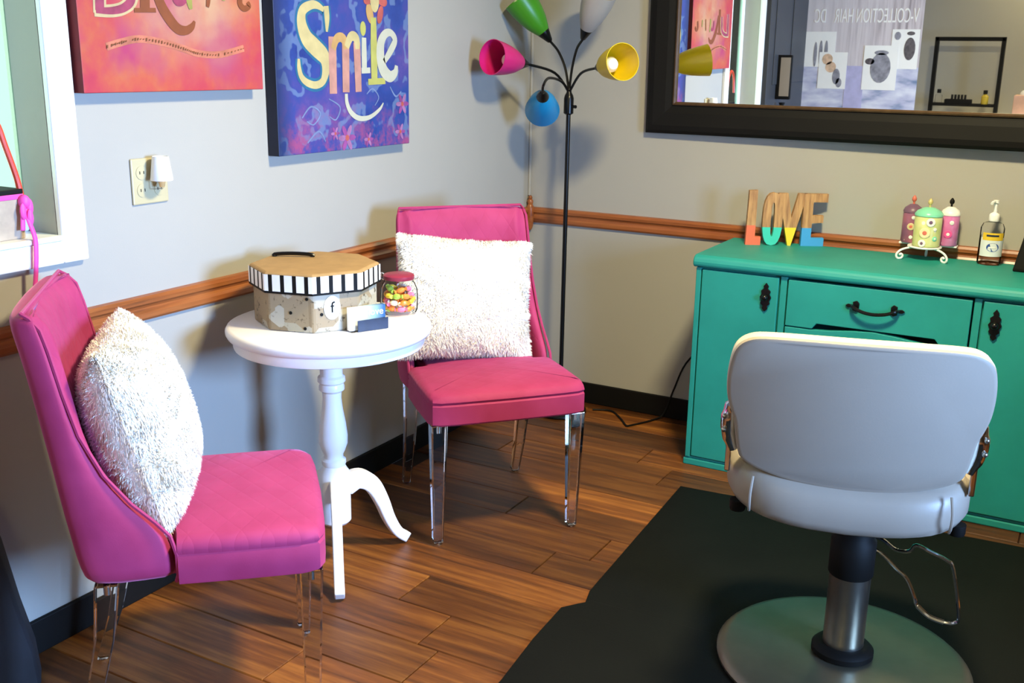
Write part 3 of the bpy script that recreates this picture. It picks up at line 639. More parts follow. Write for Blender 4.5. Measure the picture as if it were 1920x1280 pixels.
for i in range(len(sp_)-1):
    if rs.random() < .22: continue
    p, q = sp_[i], sp_[i+1]; mid = (p+q)/2; h = rs.uniform(.0015, .004)
    b._add([(OFF+.0016, mid.x-.0022, mid.y-h), (OFF+.0016, mid.x+.0016, mid.y-h+.001), (OFF+.0016, mid.x+.0024, mid.y+h), (OFF+.0016, mid.x-.0014, mid.y+h-.0008)], [(0, 1, 2, 3)])
b.build('script_strokes', paint('umber', '#9a5a30'), cv)

cv2 = thing('canvas_print', 'blue and violet painted canvas reading Smile on the left wall', 'wall art', (.002, -1.520, 1.092), 0, 'painted word canvases on the left wall')
bside = flat('dark_canvas_edge', '#1a2440', .7, .3, 9)
b = MB(); b.box(0, TH, 0, .624, 0, .624); b.mi = [1, 1, 1, 0, 1, 1]; b.build('canvas', [art_blue(), bside], cv2, bevel=.002)
cY, cO, cP, cW, cG, cR = paint('butter', '#f6e3a2', .12), paint('apricot', '#f2c27c'), paint('rose', '#eeb0a0', .18), paint('ivory', '#f3f3dc', .05), paint('lime', '#e2e07a', .1), paint('coral', '#e2706a', .25)
SM = [
([(0.208, 0.3949, 0.0133), (0.1794, 0.4059, 0.0206), (0.1507, 0.4045, 0.0244), (0.1176, 0.3883, 0.0303), (0.1118, 0.3553, 0.0384), (0.1298, 0.3177, 0.0473), (0.1654, 0.2927, 0.0506), (0.2039, 0.267, 0.0464), (0.2109, 0.2353, 0.0346), (0.1965, 0.2009, 0.0235), (0.1643, 0.1893, 0.021), (0.1274, 0.1963, 0.0206), (0.1039, 0.2121, 0.0182), (0.0951, 0.2353, 0.0161), (0.0946, 0.2609, 0.01)], cY),
([(0.219, 0.4057, 0.0213), (0.2217, 0.3722, 0.0214), (0.2191, 0.3356, 0.0085)], cY),
([(0.2429, 0.3231, 0.035), (0.2414, 0.2407, 0.0342), (0.241, 0.164, 0.0331)], cP), ([(0.303, 0.3111, 0.0339), (0.3019, 0.2408, 0.0327), (0.3003, 0.1669, 0.0319)], cP), ([(0.356, 0.3095, 0.0325), (0.3581, 0.2409, 0.0318), (0.36, 0.1672, 0.0292)], cP),
([(0.2457, 0.2887, 0.0219), (0.26, 0.3155, 0.0263), (0.28, 0.3226, 0.0267), (0.2973, 0.3137, 0.027), (0.3039, 0.2896, 0.0181)], cO), ([(0.3077, 0.2951, 0.0226), (0.3246, 0.3224, 0.0273), (0.3429, 0.3269, 0.0276), (0.3562, 0.315, 0.0278), (0.3585, 0.2904, 0.0186)], cY),
([(0.3913, 0.324, 0.0212), (0.3904, 0.2688, 0.0246), (0.3903, 0.2256, 0.0238)], cW), ([(0.3763, 0.2284, 0.0165), (0.419, 0.2298, 0.0168)], cW),
([(0.4396, 0.3833, 0.0266), (0.4394, 0.2972, 0.0316), (0.4395, 0.1929, 0.0304)], cG), ([(0.4083, 0.1955, 0.0182), (0.4949, 0.198, 0.0191)], cG),
([(0.4905, 0.2554, 0.0175), (0.5238, 0.2872, 0.0254), (0.5484, 0.3192, 0.0246), (0.5287, 0.341, 0.0212), (0.4986, 0.3373, 0.0275), (0.4758, 0.312, 0.0356), (0.4721, 0.2695, 0.0397), (0.4859, 0.2311, 0.0406), (0.5194, 0.2109, 0.0353), (0.5477, 0.2223, 0.0264), (0.5549, 0.2442, 0.0155)], cW),
([(0.3001, 0.1628, 0.0136), (0.3022, 0.1365, 0.0153), (0.3207, 0.1081, 0.0165), (0.3596, 0.0898, 0.0159), (0.4121, 0.0912, 0.0135), (0.4617, 0.112, 0.0109), (0.4831, 0.1317, 0.005)], cW)]
under = paint('deep_teal', '#2a7fae')
for i, (p, m) in enumerate(SM):
    if i in (0, 1): stroke([(a, c, abs(q)+.016) for a, c, q in p], OFF).build('letter_halo', under, cv2)
    stroke(p, OFF + .0003 + .00005*i).build('lettering', m, cv2)
b = MB(); blob(b, .3876, .3499, .014, .021, OFF+.0005); b.build('lettering', cG, cv2)
b = MB()
for uu, vv, ru, rv, ro, mi in ((.422, .394, .017, .030, .3, 0), (.474, .393, .014, .028, -.35, 1), (.447, .432, .022, .034, 0, 2), (.415, .436, .024, .016, .4, 1), (.485, .434, .026, .016, -.3, 1), (.43, .468, .016, .028, .5, 0), (.466, .468, .016, .028, -.5, 0), (.447, .440, .011, .011, 0, 1)): blob(b, uu, vv, ru, rv, OFF+.0007+.0001*mi, rot=ro, mi=mi)
b.build('flower', [cO, cR, cY], cv2)
fm = [paint('magenta', '#b45ab0', .3), paint('mauve', '#c98ac8', .25), cR]
for uu, vv, q in ((.585, .126, .03), (.30, .035, .036), (.572, .04, .024), (.405, .025, .02), (.245, .05, .018)):
    b = MB()
    for k in range(6): a = k*PI/3; blob(b, uu+q*.6*math.cos(a), vv+q*.6*math.sin(a), q*.55, q*.24, OFF+.0003+.00003*k, rot=a, mi=k % 2)
    blob(b, uu, vv, q*.25, q*.25, OFF+.0008, mi=2); b.build('flower', fm, cv2)
for p in ([(.10, .10, .004), (.14, .13, .005), (.18, .11, .004), (.15, .08, .004), (.12, .09, .003)], [(.22, .15, .003), (.27, .125, .005), (.25, .09, .004), (.22, .10, .003)], [(.40, .16, .003), (.43, .175, .005), (.46, .15, .004), (.44, .125, .003)], [(.52, .18, .004), (.55, .15, .006), (.58, .165, .004)], [(.12, .03, .004), (.17, .06, .005), (.2, .03, .003)]):
    stroke(p, OFF+.0002).build('scroll', paint('periwinkle', '#8fa6da', .2), cv2)

LK = 1.0
# ------------------------------------------------------------------ outlet plate and night light
op = thing('outlet_plate', 'ivory double wall outlet plate under the red canvas', 'outlet', (0, -1.945, 1.062))
MB().box(0, .006, -.055, .055, -.055, .055).build('plate', M['ivory'], op, bevel=.003)
for sy in (-1, 1):
    for sz in (-1, 1):
        rc_ = MB().lathe([(.001, .005), (.0165, .005), (.0165, .0075), (.001, .008)], 20, mat=Matrix.Translation((0, sy*.026, sz*.021)) @ Matrix.Rotation(PI/2, 4, 'Y')).build('receptacle', M['ivory'], op, smooth=True)
        for q in (-.006, .006): MB().box(.0078, .0084, sy*.026+q-.001, sy*.026+q+.001, sz*.021-.003, sz*.021+.004).build('slot', M['black'], rc_)
nl = thing('night_light', 'small white plug-in night light with a shade in the wall outlet', 'night light', (0, -1.938, 1.06))
MB().box(.008, .030, -.013, .015, -.018, .012).build('plug_body', M['clearplastic'], nl, bevel=.004)
MB().lathe([(.006, -.012), (.0085, .0), (.0085, .025), (.004, .035)], 14, (.036, .002, .0)).build('bulb', flat('amber_bulb', '#e9b979', .2, .05), nl, smooth=True)
MB().lathe([(.026, .004), (.027, .006), (.020, .058), (.019, .062), (.018, .060), (.0245, .006)], 24, (.036, .002, .0), cap=False).build('shade', M['plasticw'], nl, smooth=True)

# ------------------------------------------------------------------ LOVE letters
LH = .192; lw = .272; A0 = Vector((.958, -.168, CT)); A1 = Vector((1.202, -.040, CT)); la = math.atan2(A1.y-A0.y, A1.x-A0.x); lw = (A1-A0).length
lv_ = thing('letter_sign', 'wooden LOVE letter sign with paint-dipped bottoms on the sideboard', 'sign', tuple(A0), la)
def dipped(name, col, h):
    t = NT('dipped_'+name); v = t.coord(); sp = t.n.new('ShaderNodeSeparateXYZ'); t.link(v, sp.inputs[0])
    m = t.n.new('ShaderNodeMath'); m.operation = 'GREATER_THAN'; m.inputs[1].default_value = h; t.link(sp.outputs[2], m.inputs[0])
    wn = t.ramp(t.noise(t.coord((60, 60, 6)), 1.5, 5, .6), [(.3, '#8e6238'), (.55, '#bd8d54'), (.75, '#cfa66c')])
    t.link(t.mix(m.outputs[0], col, wn), t.b.inputs['Base Color']); t.set(Roughness=.55); return t.m
def letter(poly, hole, mat, y0=0, y1=.020):
    bm = bmesh.new()
    def ring(pl): 
        vs = [bm.verts.new((x*lw, y0, z*LH)) for x, z in pl]; return [bm.edges.new((vs[i], vs[(i+1) % len(vs)])) for i in range(len(vs))]
    es = ring(poly) + (ring(hole) if hole else [])
    g = bmesh.ops.triangle_fill(bm, edges=es, use_beauty=True); fs = [f for f in g['geom'] if isinstance(f, bmesh.types.BMFace)]
    ex = bmesh.ops.extrude_face_region(bm, geom=fs); bmesh.ops.translate(bm, vec=(0, y1-y0, 0), verts=[v for v in ex['geom'] if isinstance(v, bmesh.types.BMVert)])
    bmesh.ops.recalc_face_normals(bm, faces=bm.faces); me = bpy.data.meshes.new('letter'); bm.to_mesh(me); bm.free(); me.materials.append(mat)
    o = bpy.data.objects.new('letter', me); COL.objects.link(o); o.parent = lv_; return o
letter([(0, 0), (.19, 0), (.19, .15), (.115, .15), (.115, 1.0), (.01, .99)], None, dipped('coral', '#e06a40', LH*.36))
el = lambda cx, a, z0, z1, n=20, k=2.6: [(cx + a*math.copysign(abs(math.cos(2*PI*i/n))**(2/k), math.cos(2*PI*i/n)), (z0+z1)/2 + (z1-z0)/2*math.copysign(abs(math.sin(2*PI*i/n))**(2/k), math.sin(2*PI*i/n))) for i in range(n)]
letter(el(.325, .125, 0, .96), el(.325, .022, .16, .78), dipped('aqua', '#38c4a8', LH*.33), .001, .021)
letter([(.535, 0), (.575, 0), (.74, .95), (.63, .95), (.56, .50), (.50, .95), (.38, .95)], None, dipped('yellow', '#f2cf1e', LH*.33), .002, .022)
letter([(.70, 0), (.985, 0), (.985, .15), (.82, .15), (.82, .42), (.96, .43), (.96, .56), (.82, .56), (.82, .80), (1.0, .80), (1.0, .95), (.70, .95)], None, dipped('blue', '#3f9bd6', LH*.33), .0, .020)

# ------------------------------------------------------------------ flowered canisters on a scroll stand
SX, SY_ = 1.540, -.105
st = thing('canister_stand', 'small white scroll-legged metal stand under the flowered canisters', 'stand', (SX, SY_, CT))
MB().lathe([(.001, .040), (.052, .040), (.054, .043), (.052, .046), (.001, .046)], 28, cap=False).build('tray', M['plasticw'], st, smooth=True)
MB().box(-.088, .094, .038, .075, .040, .046).build('rear_shelf', M['plasticw'], st, bevel=.002)
for ang in (-150, -30, 90):
    c, s = math.cos(R(ang)), math.sin(R(ang)); 
    pts = [(.03, .041), (.055, .038), (.078, .030), (.090, .016), (.086, .004), (.074, .004), (.069, .012), (.075, .018), (.080, .014)]
    kk = .72 if ang == 90 else 1.0
    MB().tube([(a*c*kk, a*s*kk, z) for a, z in pts], .0036, 7, sm=4).build('scroll_leg', M['plasticw'], st, smooth=True)
def floral(name, c0, c1, c2):
    t = NT('floral_'+name); v = t.coord(); vo = t.add('ShaderNodeTexVoronoi', Scale=34.0); t.link(v, vo.inputs['Vector'])
    k = t.ramp(vo.outputs['Distance'], [(.16, (1, 1, 1, 1)), (.2, (0, 0, 0, 1))], 'CONSTANT'); bse = t.ramp(t.noise(v, 25, 2), [(.4, c0), (.6, c1)])
    k2 = t.ramp(vo.outputs['Color'], [(.5, (0, 0, 0, 1)), (.55, (1, 1, 1, 1))], 'CONSTANT'); m = t.n.new('ShaderNodeMath'); m.operation = 'MULTIPLY'; t.link(k, m.inputs[0]); t.link(k2, m.inputs[1])
    t.link(t.mix(m.outputs[0], bse, c2), t.b.inputs['Base Color']); t.set(Roughness=.3); return t.m
def canister(label, x, y_, rr, h, mat, lidmat, motifs, fin):
    t = thing('canister', label, 'canister', (x, y_, CT+.046), 0, 'flowered canisters on the scroll stand')
    MB().lathe([(.001, 0), (rr*.9, 0), (rr, .004), (rr, h-.004), (rr*.95, h), (.001, h)], 28, cap=False).build('body', mat, t, smooth=True)
    l_ = MB().lathe([(.001, h), (rr*1.03, h), (rr*1.03, h+.006), (rr*.85, h+.016), (rr*.4, h+.026), (.001, h+.028)], 28, cap=False).build('lid', lidmat, t, smooth=True)
    MB().lathe([(.004, h+.024), (.003, h+.034), (.0075, h+.040), (.0075, h+.047), (.003, h+.054), (.001, h+.056)], 14).build('finial', fin, l_, smooth=True)
    for ang, z, q, m1, m2 in motifs:
        mt = Matrix.Rotation(R(ang), 4, 'Z') @ Matrix.Translation((rr-.0012, 0, z)) @ Matrix.Rotation(PI/2, 4, 'Y')
        f_ = MB().lathe([(.001, 0), (q, 0), (q, .0022), (q*.8, .003), (.001, .003)], 16, mat=mt).build('flower_motif', m1, t)
        MB().lathe([(.001, .003), (q*.42, .003), (q*.36, .0042), (.001, .0044)], 12, mat=mt).build('flower_centre', m2, f_)
    return t
mint = flat('mint_glaze', '#86dcb8', .3, .06); wht = M['plasticw']; rosy = flat('rose_glaze', '#d9705e', .4, .1); plum = flat('plum_glaze', '#7a5a74', .4, .1); hot = flat('hot_pink_glaze', '#e2549c', .4, .1)
canister('yellow-green flowered canister with a mint lid, front of three', SX+.004, SY_-.008, .043, .100, floral('lime', '#c5cf86', '#d8da9a', '#f4f0e0'), mint,
         [(-72, .083, .014, wht, plum), (-92, .048, .017, flat('cream_glaze', '#f0dfb0', .4), rosy), (-100, .014, .012, wht, plum), (-50, .060, .006, wht, wht), (-48, .03, .008, mint, wht)], flat('gold_finial', '#cfc07a', .3))
canister('plum flowered canister on the left side of the scroll stand', SX-.055, SY_+.050, .030, .100, floral('plum', '#8f5a78', '#a9667c', '#e6c0b0'), plum, [(-85, .055, .012, flat('buff_glaze', '#d8c79a', .4), rosy), (-75, .085, .006, wht, wht), (-80, .02, .006, wht, wht)], rosy)
canister('bright pink flowered canister on the right side of the scroll stand', SX+.062, SY_+.050, .030, .100, floral('pink', '#d674b4', '#e08cc4', '#f6cfe4'), M['plasticw'], [(-85, .04, .013, hot, wht), (-70, .078, .007, wht, wht)], M['black'])

# ------------------------------------------------------------------ pump bottle and black stand
pb = thing('pump_bottle', 'clear hand sanitizer pump bottle with a yellow and blue label', 'bottle', (1.735, -.075, CT))
MB().lathe([(.001, .001), (.032, .001), (.036, .006), (.036, .118), (.030, .132), (.014, .140), (.013, .146), (.001, .146)], 28, cap=False).build('bottle_body', M['clearplastic'], pb, smooth=True)
MB().lathe([(.001, .003), (.0335, .006), (.0335, .094), (.001, .094)], 24, cap=False).build('gel', M['clearplastic'], pb, smooth=True)
def label_arc(z0, z1, a0, a1, rr, mat, name):
    b = MB(); n = 12; b._add([(rr*math.cos(R(a0+(a1-a0)*i/n)), rr*math.sin(R(a0+(a1-a0)*i/n)), z) for z in (z0, z1) for i in range(n+1)], [(i, i+1, n+2+i, n+1+i) for i in range(n)]); return b.build(name, mat, pb, smooth=True)
label_arc(.030, .090, -140, -10, .0364, flat('label_white', '#dfe6ea', .4), 'label'); label_arc(.082, .106, -130, -20, .0367, flat('label_yellow', '#edc431', .4, .1), 'label'); label_arc(.094, .100, -110, -50, .0369, M['navy'], 'label_lettering')
bl = MB(); n = 20
bl._add([(.0369*math.cos(R(-75+30*math.cos(2*PI*k/n))), .0369*math.sin(R(-75+30*math.cos(2*PI*k/n))), .060+.014*math.sin(2*PI*k/n)) for k in range(n)], [tuple(range(n))]); bl.build('label_oval', flat('label_blue', '#2a4f9c', .4), pb)
label_arc(.058, .062, -95, -58, .0374, M['plasticw'], 'label_lettering')
MB().lathe([(.015, .140), (.016, .143), (.016, .160), (.013, .164), (.006, .168), (.0055, .196), (.009, .198), (.009, .207), (.001, .208)], 18).build('pump', M['plasticw'], pb, smooth=True)
MB().tube([(0, 0, .202), (-.008, -.020, .202), (-.010, -.030, .198)], .0045, 8).build('spout', M['plasticw'], pb, smooth=True)
bs = thing('tool_stand', 'black tapered tool stand at the right edge of the sideboard', 'stand', (1.885, -.13, CT))
MB().loft([[(-.072, -.04, 0), (.06, -.04, 0), (.06, .05, 0), (-.072, .05, 0)], [(-.070, -.04, .01), (.06, -.04, .01), (.06, .05, .01), (-.070, .05, .01)], [(-.035, -.01, .21), (.03, -.01, .21), (.03, .03, .21), (-.035, .03, .21)]]).build('body', M['black'], bs, bevel=.005)
MB().lathe([(.022, .205), (.024, .215), (.018, .215), (.016, .207)], 20, (0, .01, 0), cap=False).build('holder_ring', M['blackmetal'], bs, smooth=True)

# ------------------------------------------------------------------ salon chair
sc = thing('salon_chair', 'cream hydraulic salon styling chair turned towards the mirror', 'salon chair', (1.645, -1.457, .006), R(15))
# local axes: +Y forward (towards the mirror), +X to its right-hand side
MB().lathe([(.001, .0), (.278, .0), (.287, .006), (.287, .012), (.278, .020), (.262, .024), (.10, .030), (.001, .031)], 72, cap=False).build('base_plate', M['baseplate'], sc, smooth=True)
MB().lathe([(.062, .028), (.070, .032), (.070, .044), (.060, .054), (.048, .056), (.001, .056)], 40, cap=False).build('base_collar', M['black'], sc, smooth=True)
MB().lathe([(.046, .05), (.046, .235)], 40).build('pump_cylinder', M['steel'], sc, smooth=True)
MB().lathe([(.048, .232), (.050, .236), (.050, .318), (.044, .326), (.044, .40)], 40).build('sleeve', M['black'], sc, smooth=True)
MB().box(-.13, .13, -.12, .14, .400, .432).build('seat_bracket', M['blackmetal'], sc, bevel=.004)
MB().tube([(-.12, -.17, .424), (-.05, -.175, .420)], .007, 10).build('bracket_bar', M['chrome'], sc, smooth=True)
def sup(a, b_, n, z, k=48, cy=0, cx=0): 
    out = []
    for i in range(k):
        t_ = 2*PI*i/k; c, s = math.cos(t_), math.sin(t_); out.append((cx + a*math.copysign(abs(c)**(2/n), c), cy + b_*math.copysign(abs(s)**(2/n), s), z))
    return out
seat_r = [(.90, .430), (.965, .438), (1.0, .455), (1.0, .485), (.985, .508), (.94, .525), (.80, .535), (.4, .54)]
def sagged(ring): return [(x, y_, z - .028*(1-((x+.036)/.26)**2)*max(0, min(1, (-y_-.05)/.12))) for x, y_, z in ring]
MB().loft([sagged(sup(.256*q, .235*q, 3.6, z, cy=.035, cx=-.036)) for q, z in seat_r]).build('seat', M['vinyl'], sc, smooth=True)
for sx in (-1, 1):
    pts = [(sx*.2-.036, -.178, .434), (sx*.2-.036, -.193, .452), (sx*.2-.036, -.194, .48), (sx*.197-.036, -.178, .512)]
    MB().tube(pts, .003, 6, sm=3).build('seat_seam', M['vinyl'], sc, smooth=True)
    MB().lathe([(.016, .388), (.018, .394), (.018, .412)], 14, (sx*.225-.036, -.12, .02)).build('arm_mount_cap', M['black'], sc, smooth=True)
half = [(0, .836), (.10, .835), (.19, .831), (.226, .822), (.248, .802), (.258, .77), (.262, .73), (.260, .69), (.252, .66), (.243, .635), (.238, .60), (.232, .565), (.222, .545), (.19, .528), (.13, .513), (.06, .506), (0, .504)]
half = [(p.x, p.y) for p in spline([Vector((a, z, 0)) for a, z in half], 4)]
outl = half + [(-a, z) for a, z in reversed(half[1:-1])]
def bp(a, z, t_, inset=0):
    cz = .67; a2 = a*(1-inset); z2 = cz + (z-cz)*(1-inset*1.4)
    yb = -.165 - (z2-.50)*.22 + .9*a2*a2*.55
    return (a2*.985-.042, yb + t_, z2-.004)
MB().loft([[bp(a, z, -.012, .035) for a, z in outl], [bp(a, z, -.009, .008) for a, z in outl], [bp(a, z, -.002) for a, z in outl], [bp(a, z, .004) for a, z in outl]]).build('backrest_shell', M['vinyl'], sc, smooth=True)
MB().loft([[bp(a, z, .003, .004) for a, z in outl], [bp(a, z, .008, -.004) for a, z in outl], [bp(a, z, .040, -.004) for a, z in outl], [bp(a, z, .052, .02) for a, z in outl], [bp(a, z, .060, .10) for a, z in outl], [bp(a, z, .063, .35) for a, z in outl]]).build('backrest_cushion', M['cream'], sc, smooth=True)
for sx in (-1, 1):
    bk = MB()
    xs = sx*.247-.042
    bk.tube([(xs-sx*.004, -.142, .672), (xs, -.140, .655), (xs+sx*.004, -.135, .62), (xs+sx*.002, -.130, .585), (xs-sx*.008, -.125, .55)], [.008, .014, .017, .015, .012], 12, sm=4)
    br = bk.build('back_bracket', M['chrome'], sc, smooth=True)
    MB().box(xs-.006, xs+.006, -.135, -.02, .500, .575).build('bracket_arm', M['chrome'], sc, bevel=.003)
    for z in (.60, .63): MB().ball((xs+sx*.012, -.150, z), .006, 10, 6).build('bolt', M['steel'], br, smooth=True)
lev = [(1.665, .284), (1.695, .278), (1.734, .248), (1.76, .228), (1.781, .187), (1.789, .168), (1.817, .149), (1.849, .144), (1.873, .150), (1.877, .174), (1.854, .276), (1.838, .295), (1.803, .306), (1.771, .315), (1.758, .297), (1.729, .293), (1.701, .309), (1.67, .318)]
iv = Matrix.Rotation(R(-15), 4, 'Z'); 
MB().tube([iv @ (Vector((x, -1.40, z)) - Vector((1.645, -1.457, .006))) for x, z in lev], .0042, 8, sm=4).build('foot_lever', M['chrome'], sc, smooth=True)
tr = [(1.789, .168), (1.817, .149), (1.849, .144)]
MB().tube([iv @ (Vector((x, -1.40, z)) - Vector((1.645, -1.457, .006))) for x, z in tr], .0062, 8, sm=4).build('lever_grip', M['chrome'], sc, smooth=True)

# ------------------------------------------------------------------ floor mats
def mat_obj(label, outline, h=.006, z=0, curl=None):
    n = 14
    o = MB().prism(outline, lambda p, s: (p[0], p[1], z + (h if s else 0))).build('floor_mat', M['blackrubber'], bevel=.002)
    return tag(o, label, 'mat', 'black rubber salon mats')
mat_obj('black rubber mat by the sideboard under the salon chair', [(.944, -.648), (1.087, -.638), (1.833, -.562), (2.55, -.52), (2.55, -1.62), (1.02, -1.56), (.990, -1.448), (.967, -1.05)], .0055)
mat_obj('black rubber mat nearer the camera, overlapping the first', [(1.022, -1.500), (.998, -1.530), (.968, -1.572), (.977, -1.74), (.998, -1.93), (1.03, -2.7), (2.6, -2.7), (2.6, -1.47), (1.6, -1.49), (1.1, -1.497)], .0045, .0056)

# ------------------------------------------------------------------ cord, bag, gift set
tag(MB().tube([(.93, -.03, .42), (.80, -.026, .33), (.717, -.022, .238), (.675, -.02, .13), (.645, -.035, .03), (.62, -.07, .006), (.565, -.185, .005), (.548, -.190, .005), (.50, -.13, .005), (.43, -.065, .005), (.36, -.09, .005)], .0036, 7, sm=5).build('power_cord', M['black'], smooth=True), 'thin black power cord running from behind the sideboard to the floor', 'cord')
bg_ = thing('storage_bag', 'black cloth bag slumped against the wall at the left edge', 'bag', (0, 0, 0))
rb = []
for z, x1, yr, yl, xr in ((.0, .13, -2.395, -2.86, .118), (.09, .13, -2.402, -2.86, .112), (.2, .125, -2.425, -2.85, .105), (.35, .12, -2.450, -2.83, .10), (.48, .10, -2.48, -2.80, .08), (.54, .05, -2.52, -2.74, .04)):
    rb.append([(.014, yr, z), (x1*.6, yr-.03, z), (x1, yr-.07, z), (x1+.02, (yr+yl)/2, z), (x1, yl+.05, z), (.014, yl, z)])
MB().loft(rb).build('bag_body', M['bag'], bg_, smooth=True, bevel=.01)
MB().tube([(.05, -2.56, .53), (.06, -2.58, .64), (.06, -2.66, .67), (.06, -2.72, .62), (.05, -2.73, .52)], .008, 8, sm=4).build('strap', M['bag'], bg_, smooth=True)
gb = thing('gift_box', 'beige gift box with black lid, red handle and pink bow on the sill', 'gift box', (-.048, -2.345, WZ0))
MB().box(-.035, .035, -.06, .062, 0, .088).build('box_body', M['beigebox'], gb, bevel=.003)
MB().box(-.037, .037, -.062, .064, .097, .108).build('lid', M['black'], gb, bevel=.002)
MB().box(-.0365, .0365, -.0615, .0635, .086, .097).build('ribbon_band', M['pinkribbon'], gb, bevel=.001)
MB().tube([(.03, .066, .070), (.028, .058, .13), (.026, .040, .20), (.025, .025, .25), (.025, -.01, .285), (.025, -.05, .25), (.026, -.062, .16)], .0065, 8, sm=5).build('handle', M['redhandle'], gb, smooth=True)
bw = MB().ball((.042, .060, .080), .013, 10, 8, (1, 1, 1.2)).build('bow', M['pinkribbon'], gb, smooth=True)
for k, (dy, dz) in enumerate(((.010, -.012), (-.010, -.020), (.004, -.034))):
    MB().ball((.046+.003*k, .060+dy, .080+dz), .011, 10, 6, (.5, .7, 1.7)).build('bow_loop', M['pinkribbon'], bw, smooth=True)
def ribbon(pts, w0, name):
    p = spline([Vector(q) for q in pts], 5); L = [(q.x, q.y-w0, q.z) for q in p]; Q = [(q.x+.002, q.y+w0, q.z) for q in p]; b = MB(); n_ = len(p)
    b._add(L+Q, [(i, i+1, n_+i+1, n_+i) for i in range(n_-1)]); o = b.build(name, M['pinkribbon'], bw, smooth=True); s_ = o.modifiers.new('solid', 'SOLIDIFY'); s_.thickness = .0012; return o
ribbon([(.044, .060, .07), (.052, .058, .045), (.074, .054, .005), (.078, .050, -.03), (.076, .046, -.07), (.074, .042, -.10)], .005, 'ribbon_tail')
ribbon([(.044, .052, .07), (.048, .048, .045), (.05, .044, .02)], .005, 'ribbon_tail')

# ------------------------------------------------------------------ things seen only in the mirror
bn = thing('roll_up_banner', 'grey roll-up hair banner with white headline seen in the mirror', 'banner', (.40, -3.60, .0))
def banner_print():
    t = NT('banner_print'); v = t.coord(); sp = t.n.new('ShaderNodeSeparateXYZ'); t.link(v, sp.inputs[0])
    mr_ = t.n.new('ShaderNodeMapRange'); mr_.inputs[1].default_value = -.40; mr_.inputs[2].default_value = .40; t.link(sp.outputs[0], mr_.inputs[0])
    st_ = t.noise(t.coord((24, 1, 1.2)), 1.2, 3, .6)
    c = t.ramp(st_, [(.35, '#8f848a'), (.5, '#c9bfc4'), (.62, '#d8d0d4'), (.75, '#6b5c5e')])
    c = t.mix(t.ramp(mr_.outputs[0], [(.0, (.9, .9, .9, 1)), (.5, (.3, .3, .3, 1)), (1, (0, 0, 0, 1))]), c, '#dcd6da')
    lo = t.n.new('ShaderNodeMath'); lo.operation = 'LESS_THAN'; lo.inputs[1].default_value = 1.25; t.link(sp.outputs[2], lo.inputs[0])
    c2 = t.ramp(t.noise(t.coord((3, 1, 8)), 2, 3), [(.35, '#dfe2f0'), (.55, '#b9bcd8'), (.7, '#6f86a8')])
    t.link(t.mix(lo.outputs[0], c, c2), t.b.inputs['Base Color']); t.set(Roughness=.45); return t.m
MB().box(-.385, .365, -.004, 0, .06, 2.02).build('sheet', banner_print(), bn)
MB().box(-.40, .38, -.06, .05, 0, .06).build('cassette', M['steel'], bn, bevel=.01)
MB().box(-.39, .37, -.012, .006, 2.02, 2.04).build('top_rail', M['steel'], bn)
def btext(body, size, x, z, sx=1.0):
    o = text_mesh(body, size, 'lettering', M['plasticw'], bn, sx=sx); o.rotation_euler = (PI/2, 0, PI); o.location = (x, .0012, z); return o
btext('V-COLLECTION HAIR', .125, .072, 1.565, .44); btext('DC', .125, -.285, 1.565, .44)
grey = flat('print_grey', '#8d8d98', .6, .35, 30); tan = flat('print_tan', '#d8b79a', .6, .3, 30); dk = flat('print_dark', '#5a5458', .6, .5, 40); lil = flat('print_lilac', '#b4b2d8', .6, .1, 20)
def card(x0, x1, z0, z1, m, blobs, dy):
    c_ = MB().box(x0, x1, dy, dy+.0008, z0, z1).build('picture', m, bn)
    for bx, bz, rx, rz, mm in blobs:
        b = MB(); n_ = 18; b._add([(bx+rx*math.cos(2*PI*k/n_), dy+.0016, bz+rz*math.sin(2*PI*k/n_)) for k in range(n_)], [tuple(range(n_))]); b.build('picture_shape', mm, c_)
card(-.375, -.17, 1.245, 1.470, M['plasticw'], [(-.30, 1.325, .012, .08, grey), (-.265, 1.335, .012, .08, grey), (-.23, 1.335, .012, .08, grey)], .0005)
card(-.27, -.085, 1.105, 1.340, M['plasticw'], [(-.215, 1.295, .035, .035, tan), (-.19, 1.245, .035, .035, tan), (-.15, 1.185, .025, .05, grey), (-.13, 1.145, .02, .03, grey)], .0015)
card(.02, .235, 1.105, 1.385, M['plasticw'], [(.13, 1.245, .065, .095, grey), (.13, 1.340, .045, .015, grey), (.06, 1.285, .03, .02, dk)], .0025)
card(.185, .355, 1.240, 1.485, M['plasticw'], [(.30, 1.365, .035, .07, dk), (.22, 1.445, .02, .025, grey), (.30, 1.460, .025, .012, dk)], .001)
card(-.09, .03, 0.985, 1.255, lil, [], .0008)
ct = thing('counter', 'white work counter along the front wall seen in the mirror', 'counter', (1.3, RY, 0))
MB().box(-1.2, 1.6, .002, .50, .86, .90).build('top', M['white'], ct, bevel=.004); MB().box(-1.15, 1.55, .02, .47, .0, .86).build('body', M['white'], ct)
for k in range(5): 
    dd = MB().box(-1.14+k*.54, -.62+k*.54, .47, .486, .08, .84).build('door', M['white'], ct, bevel=.003); MB().tube([(-.66+k*.54, .495, .60), (-.66+k*.54, .495, .70)], .005, 8).build('handle', M['steel'], dd)
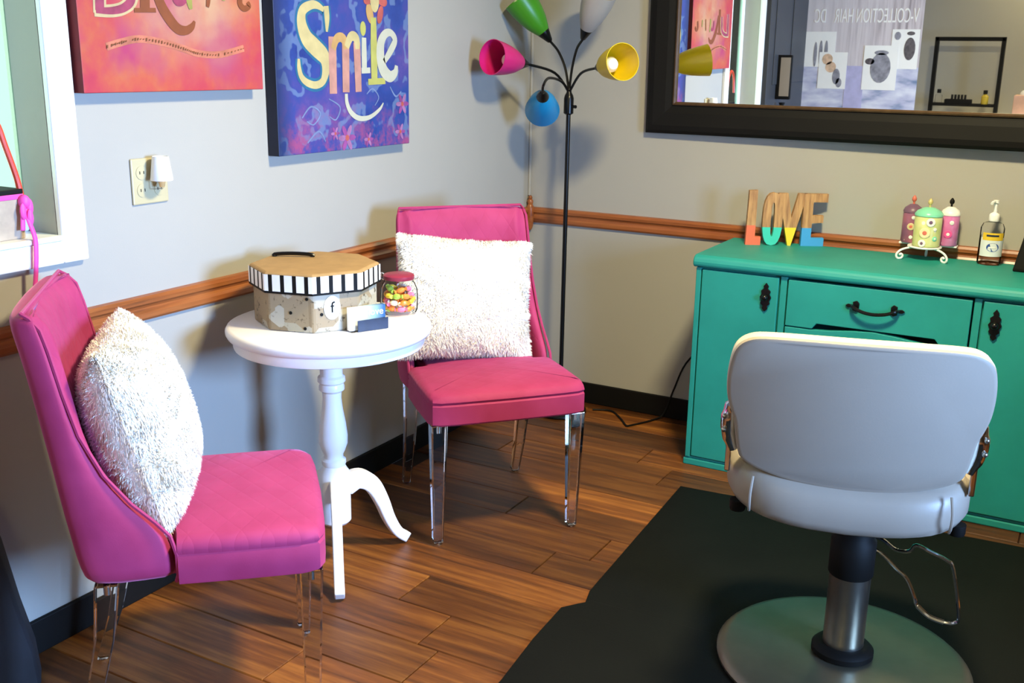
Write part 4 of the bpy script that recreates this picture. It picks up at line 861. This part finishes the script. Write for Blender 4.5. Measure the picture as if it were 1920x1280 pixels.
fr = thing('display_frame', 'black open frame shelf standing on the counter seen in the mirror', 'shelf', (.90, -4.62, .90))
for x in (-.232, .208): MB().box(x, x+.026, -.02, .02, 0, .535).build('upright', M['black'], fr, bevel=.002)
MB().box(-.232, .234, -.02, .02, .509, .537).build('top_bar', M['black'], fr, bevel=.002)
MB().box(-.206, .208, -.05, .05, .060, .078).build('shelf', M['black'], fr, bevel=.002)
def small_bottle(label, x, col):
    t = thing('bottle', label, 'bottle', (x, -4.60, .978)); MB().lathe([(.001, 0), (.022, 0), (.024, .004), (.024, .055), (.010, .068), (.010, .074), (.001, .074)], 20, cap=False).build('body', col, t, smooth=True)
    MB().lathe([(.013, .070), (.014, .073), (.014, .096), (.001, .098)], 16).build('cap', M['black'], t, smooth=True)
small_bottle('clear bottle with a round black cap on the black shelf', .735, M['clearplastic']); small_bottle('amber bottle with a round black cap on the black shelf', 1.045, flat('amber_liquid', '#d0b23a', .2, .1))
tray = thing('brush_tray', 'black tray of clips between the two bottles on the shelf', 'tray', (.87, -4.60, .978))
MB().box(-.09, .09, -.03, .03, 0, .03).build('tray_body', M['black'], tray, bevel=.004)
for k in range(5): MB().box(-.05+k*.022, -.036+k*.022, -.01, .01, .03, .062).build('clip', M['blackmetal'], tray, bevel=.002)
pk = thing('tissue_box', 'pink and cream tissue box on the counter seen at the mirror edge', 'box', (1.30, -4.58, .90))
MB().box(-.06, .06, -.06, .06, 0, .15).build('box_body', flat('pink_cream_card', '#e6b7a2', .6, .15, 12), pk, bevel=.004); MB().ball((0, 0, .155), .03, 10, 6, (1, .5, 1)).build('tissue', M['plasticw'], pk, smooth=True)
hm = thing('hand_mirror', 'black framed stand mirror by the charcoal door seen in the mirror', 'mirror', (.075, -3.03, 0))
MB().lathe([(.06, 0), (.06, .015), (.012, .03), (.012, 1.02), (.02, 1.04)], 20).build('stand', M['black'], hm, smooth=True)
q = MB().box(-.045, .05, -.012, .012, 1.06, 1.33).build('frame', M['black'], hm, bevel=.006); MB().box(-.02, .042, .0125, .014, 1.08, 1.315).build('glass', M['vinyl'], q)
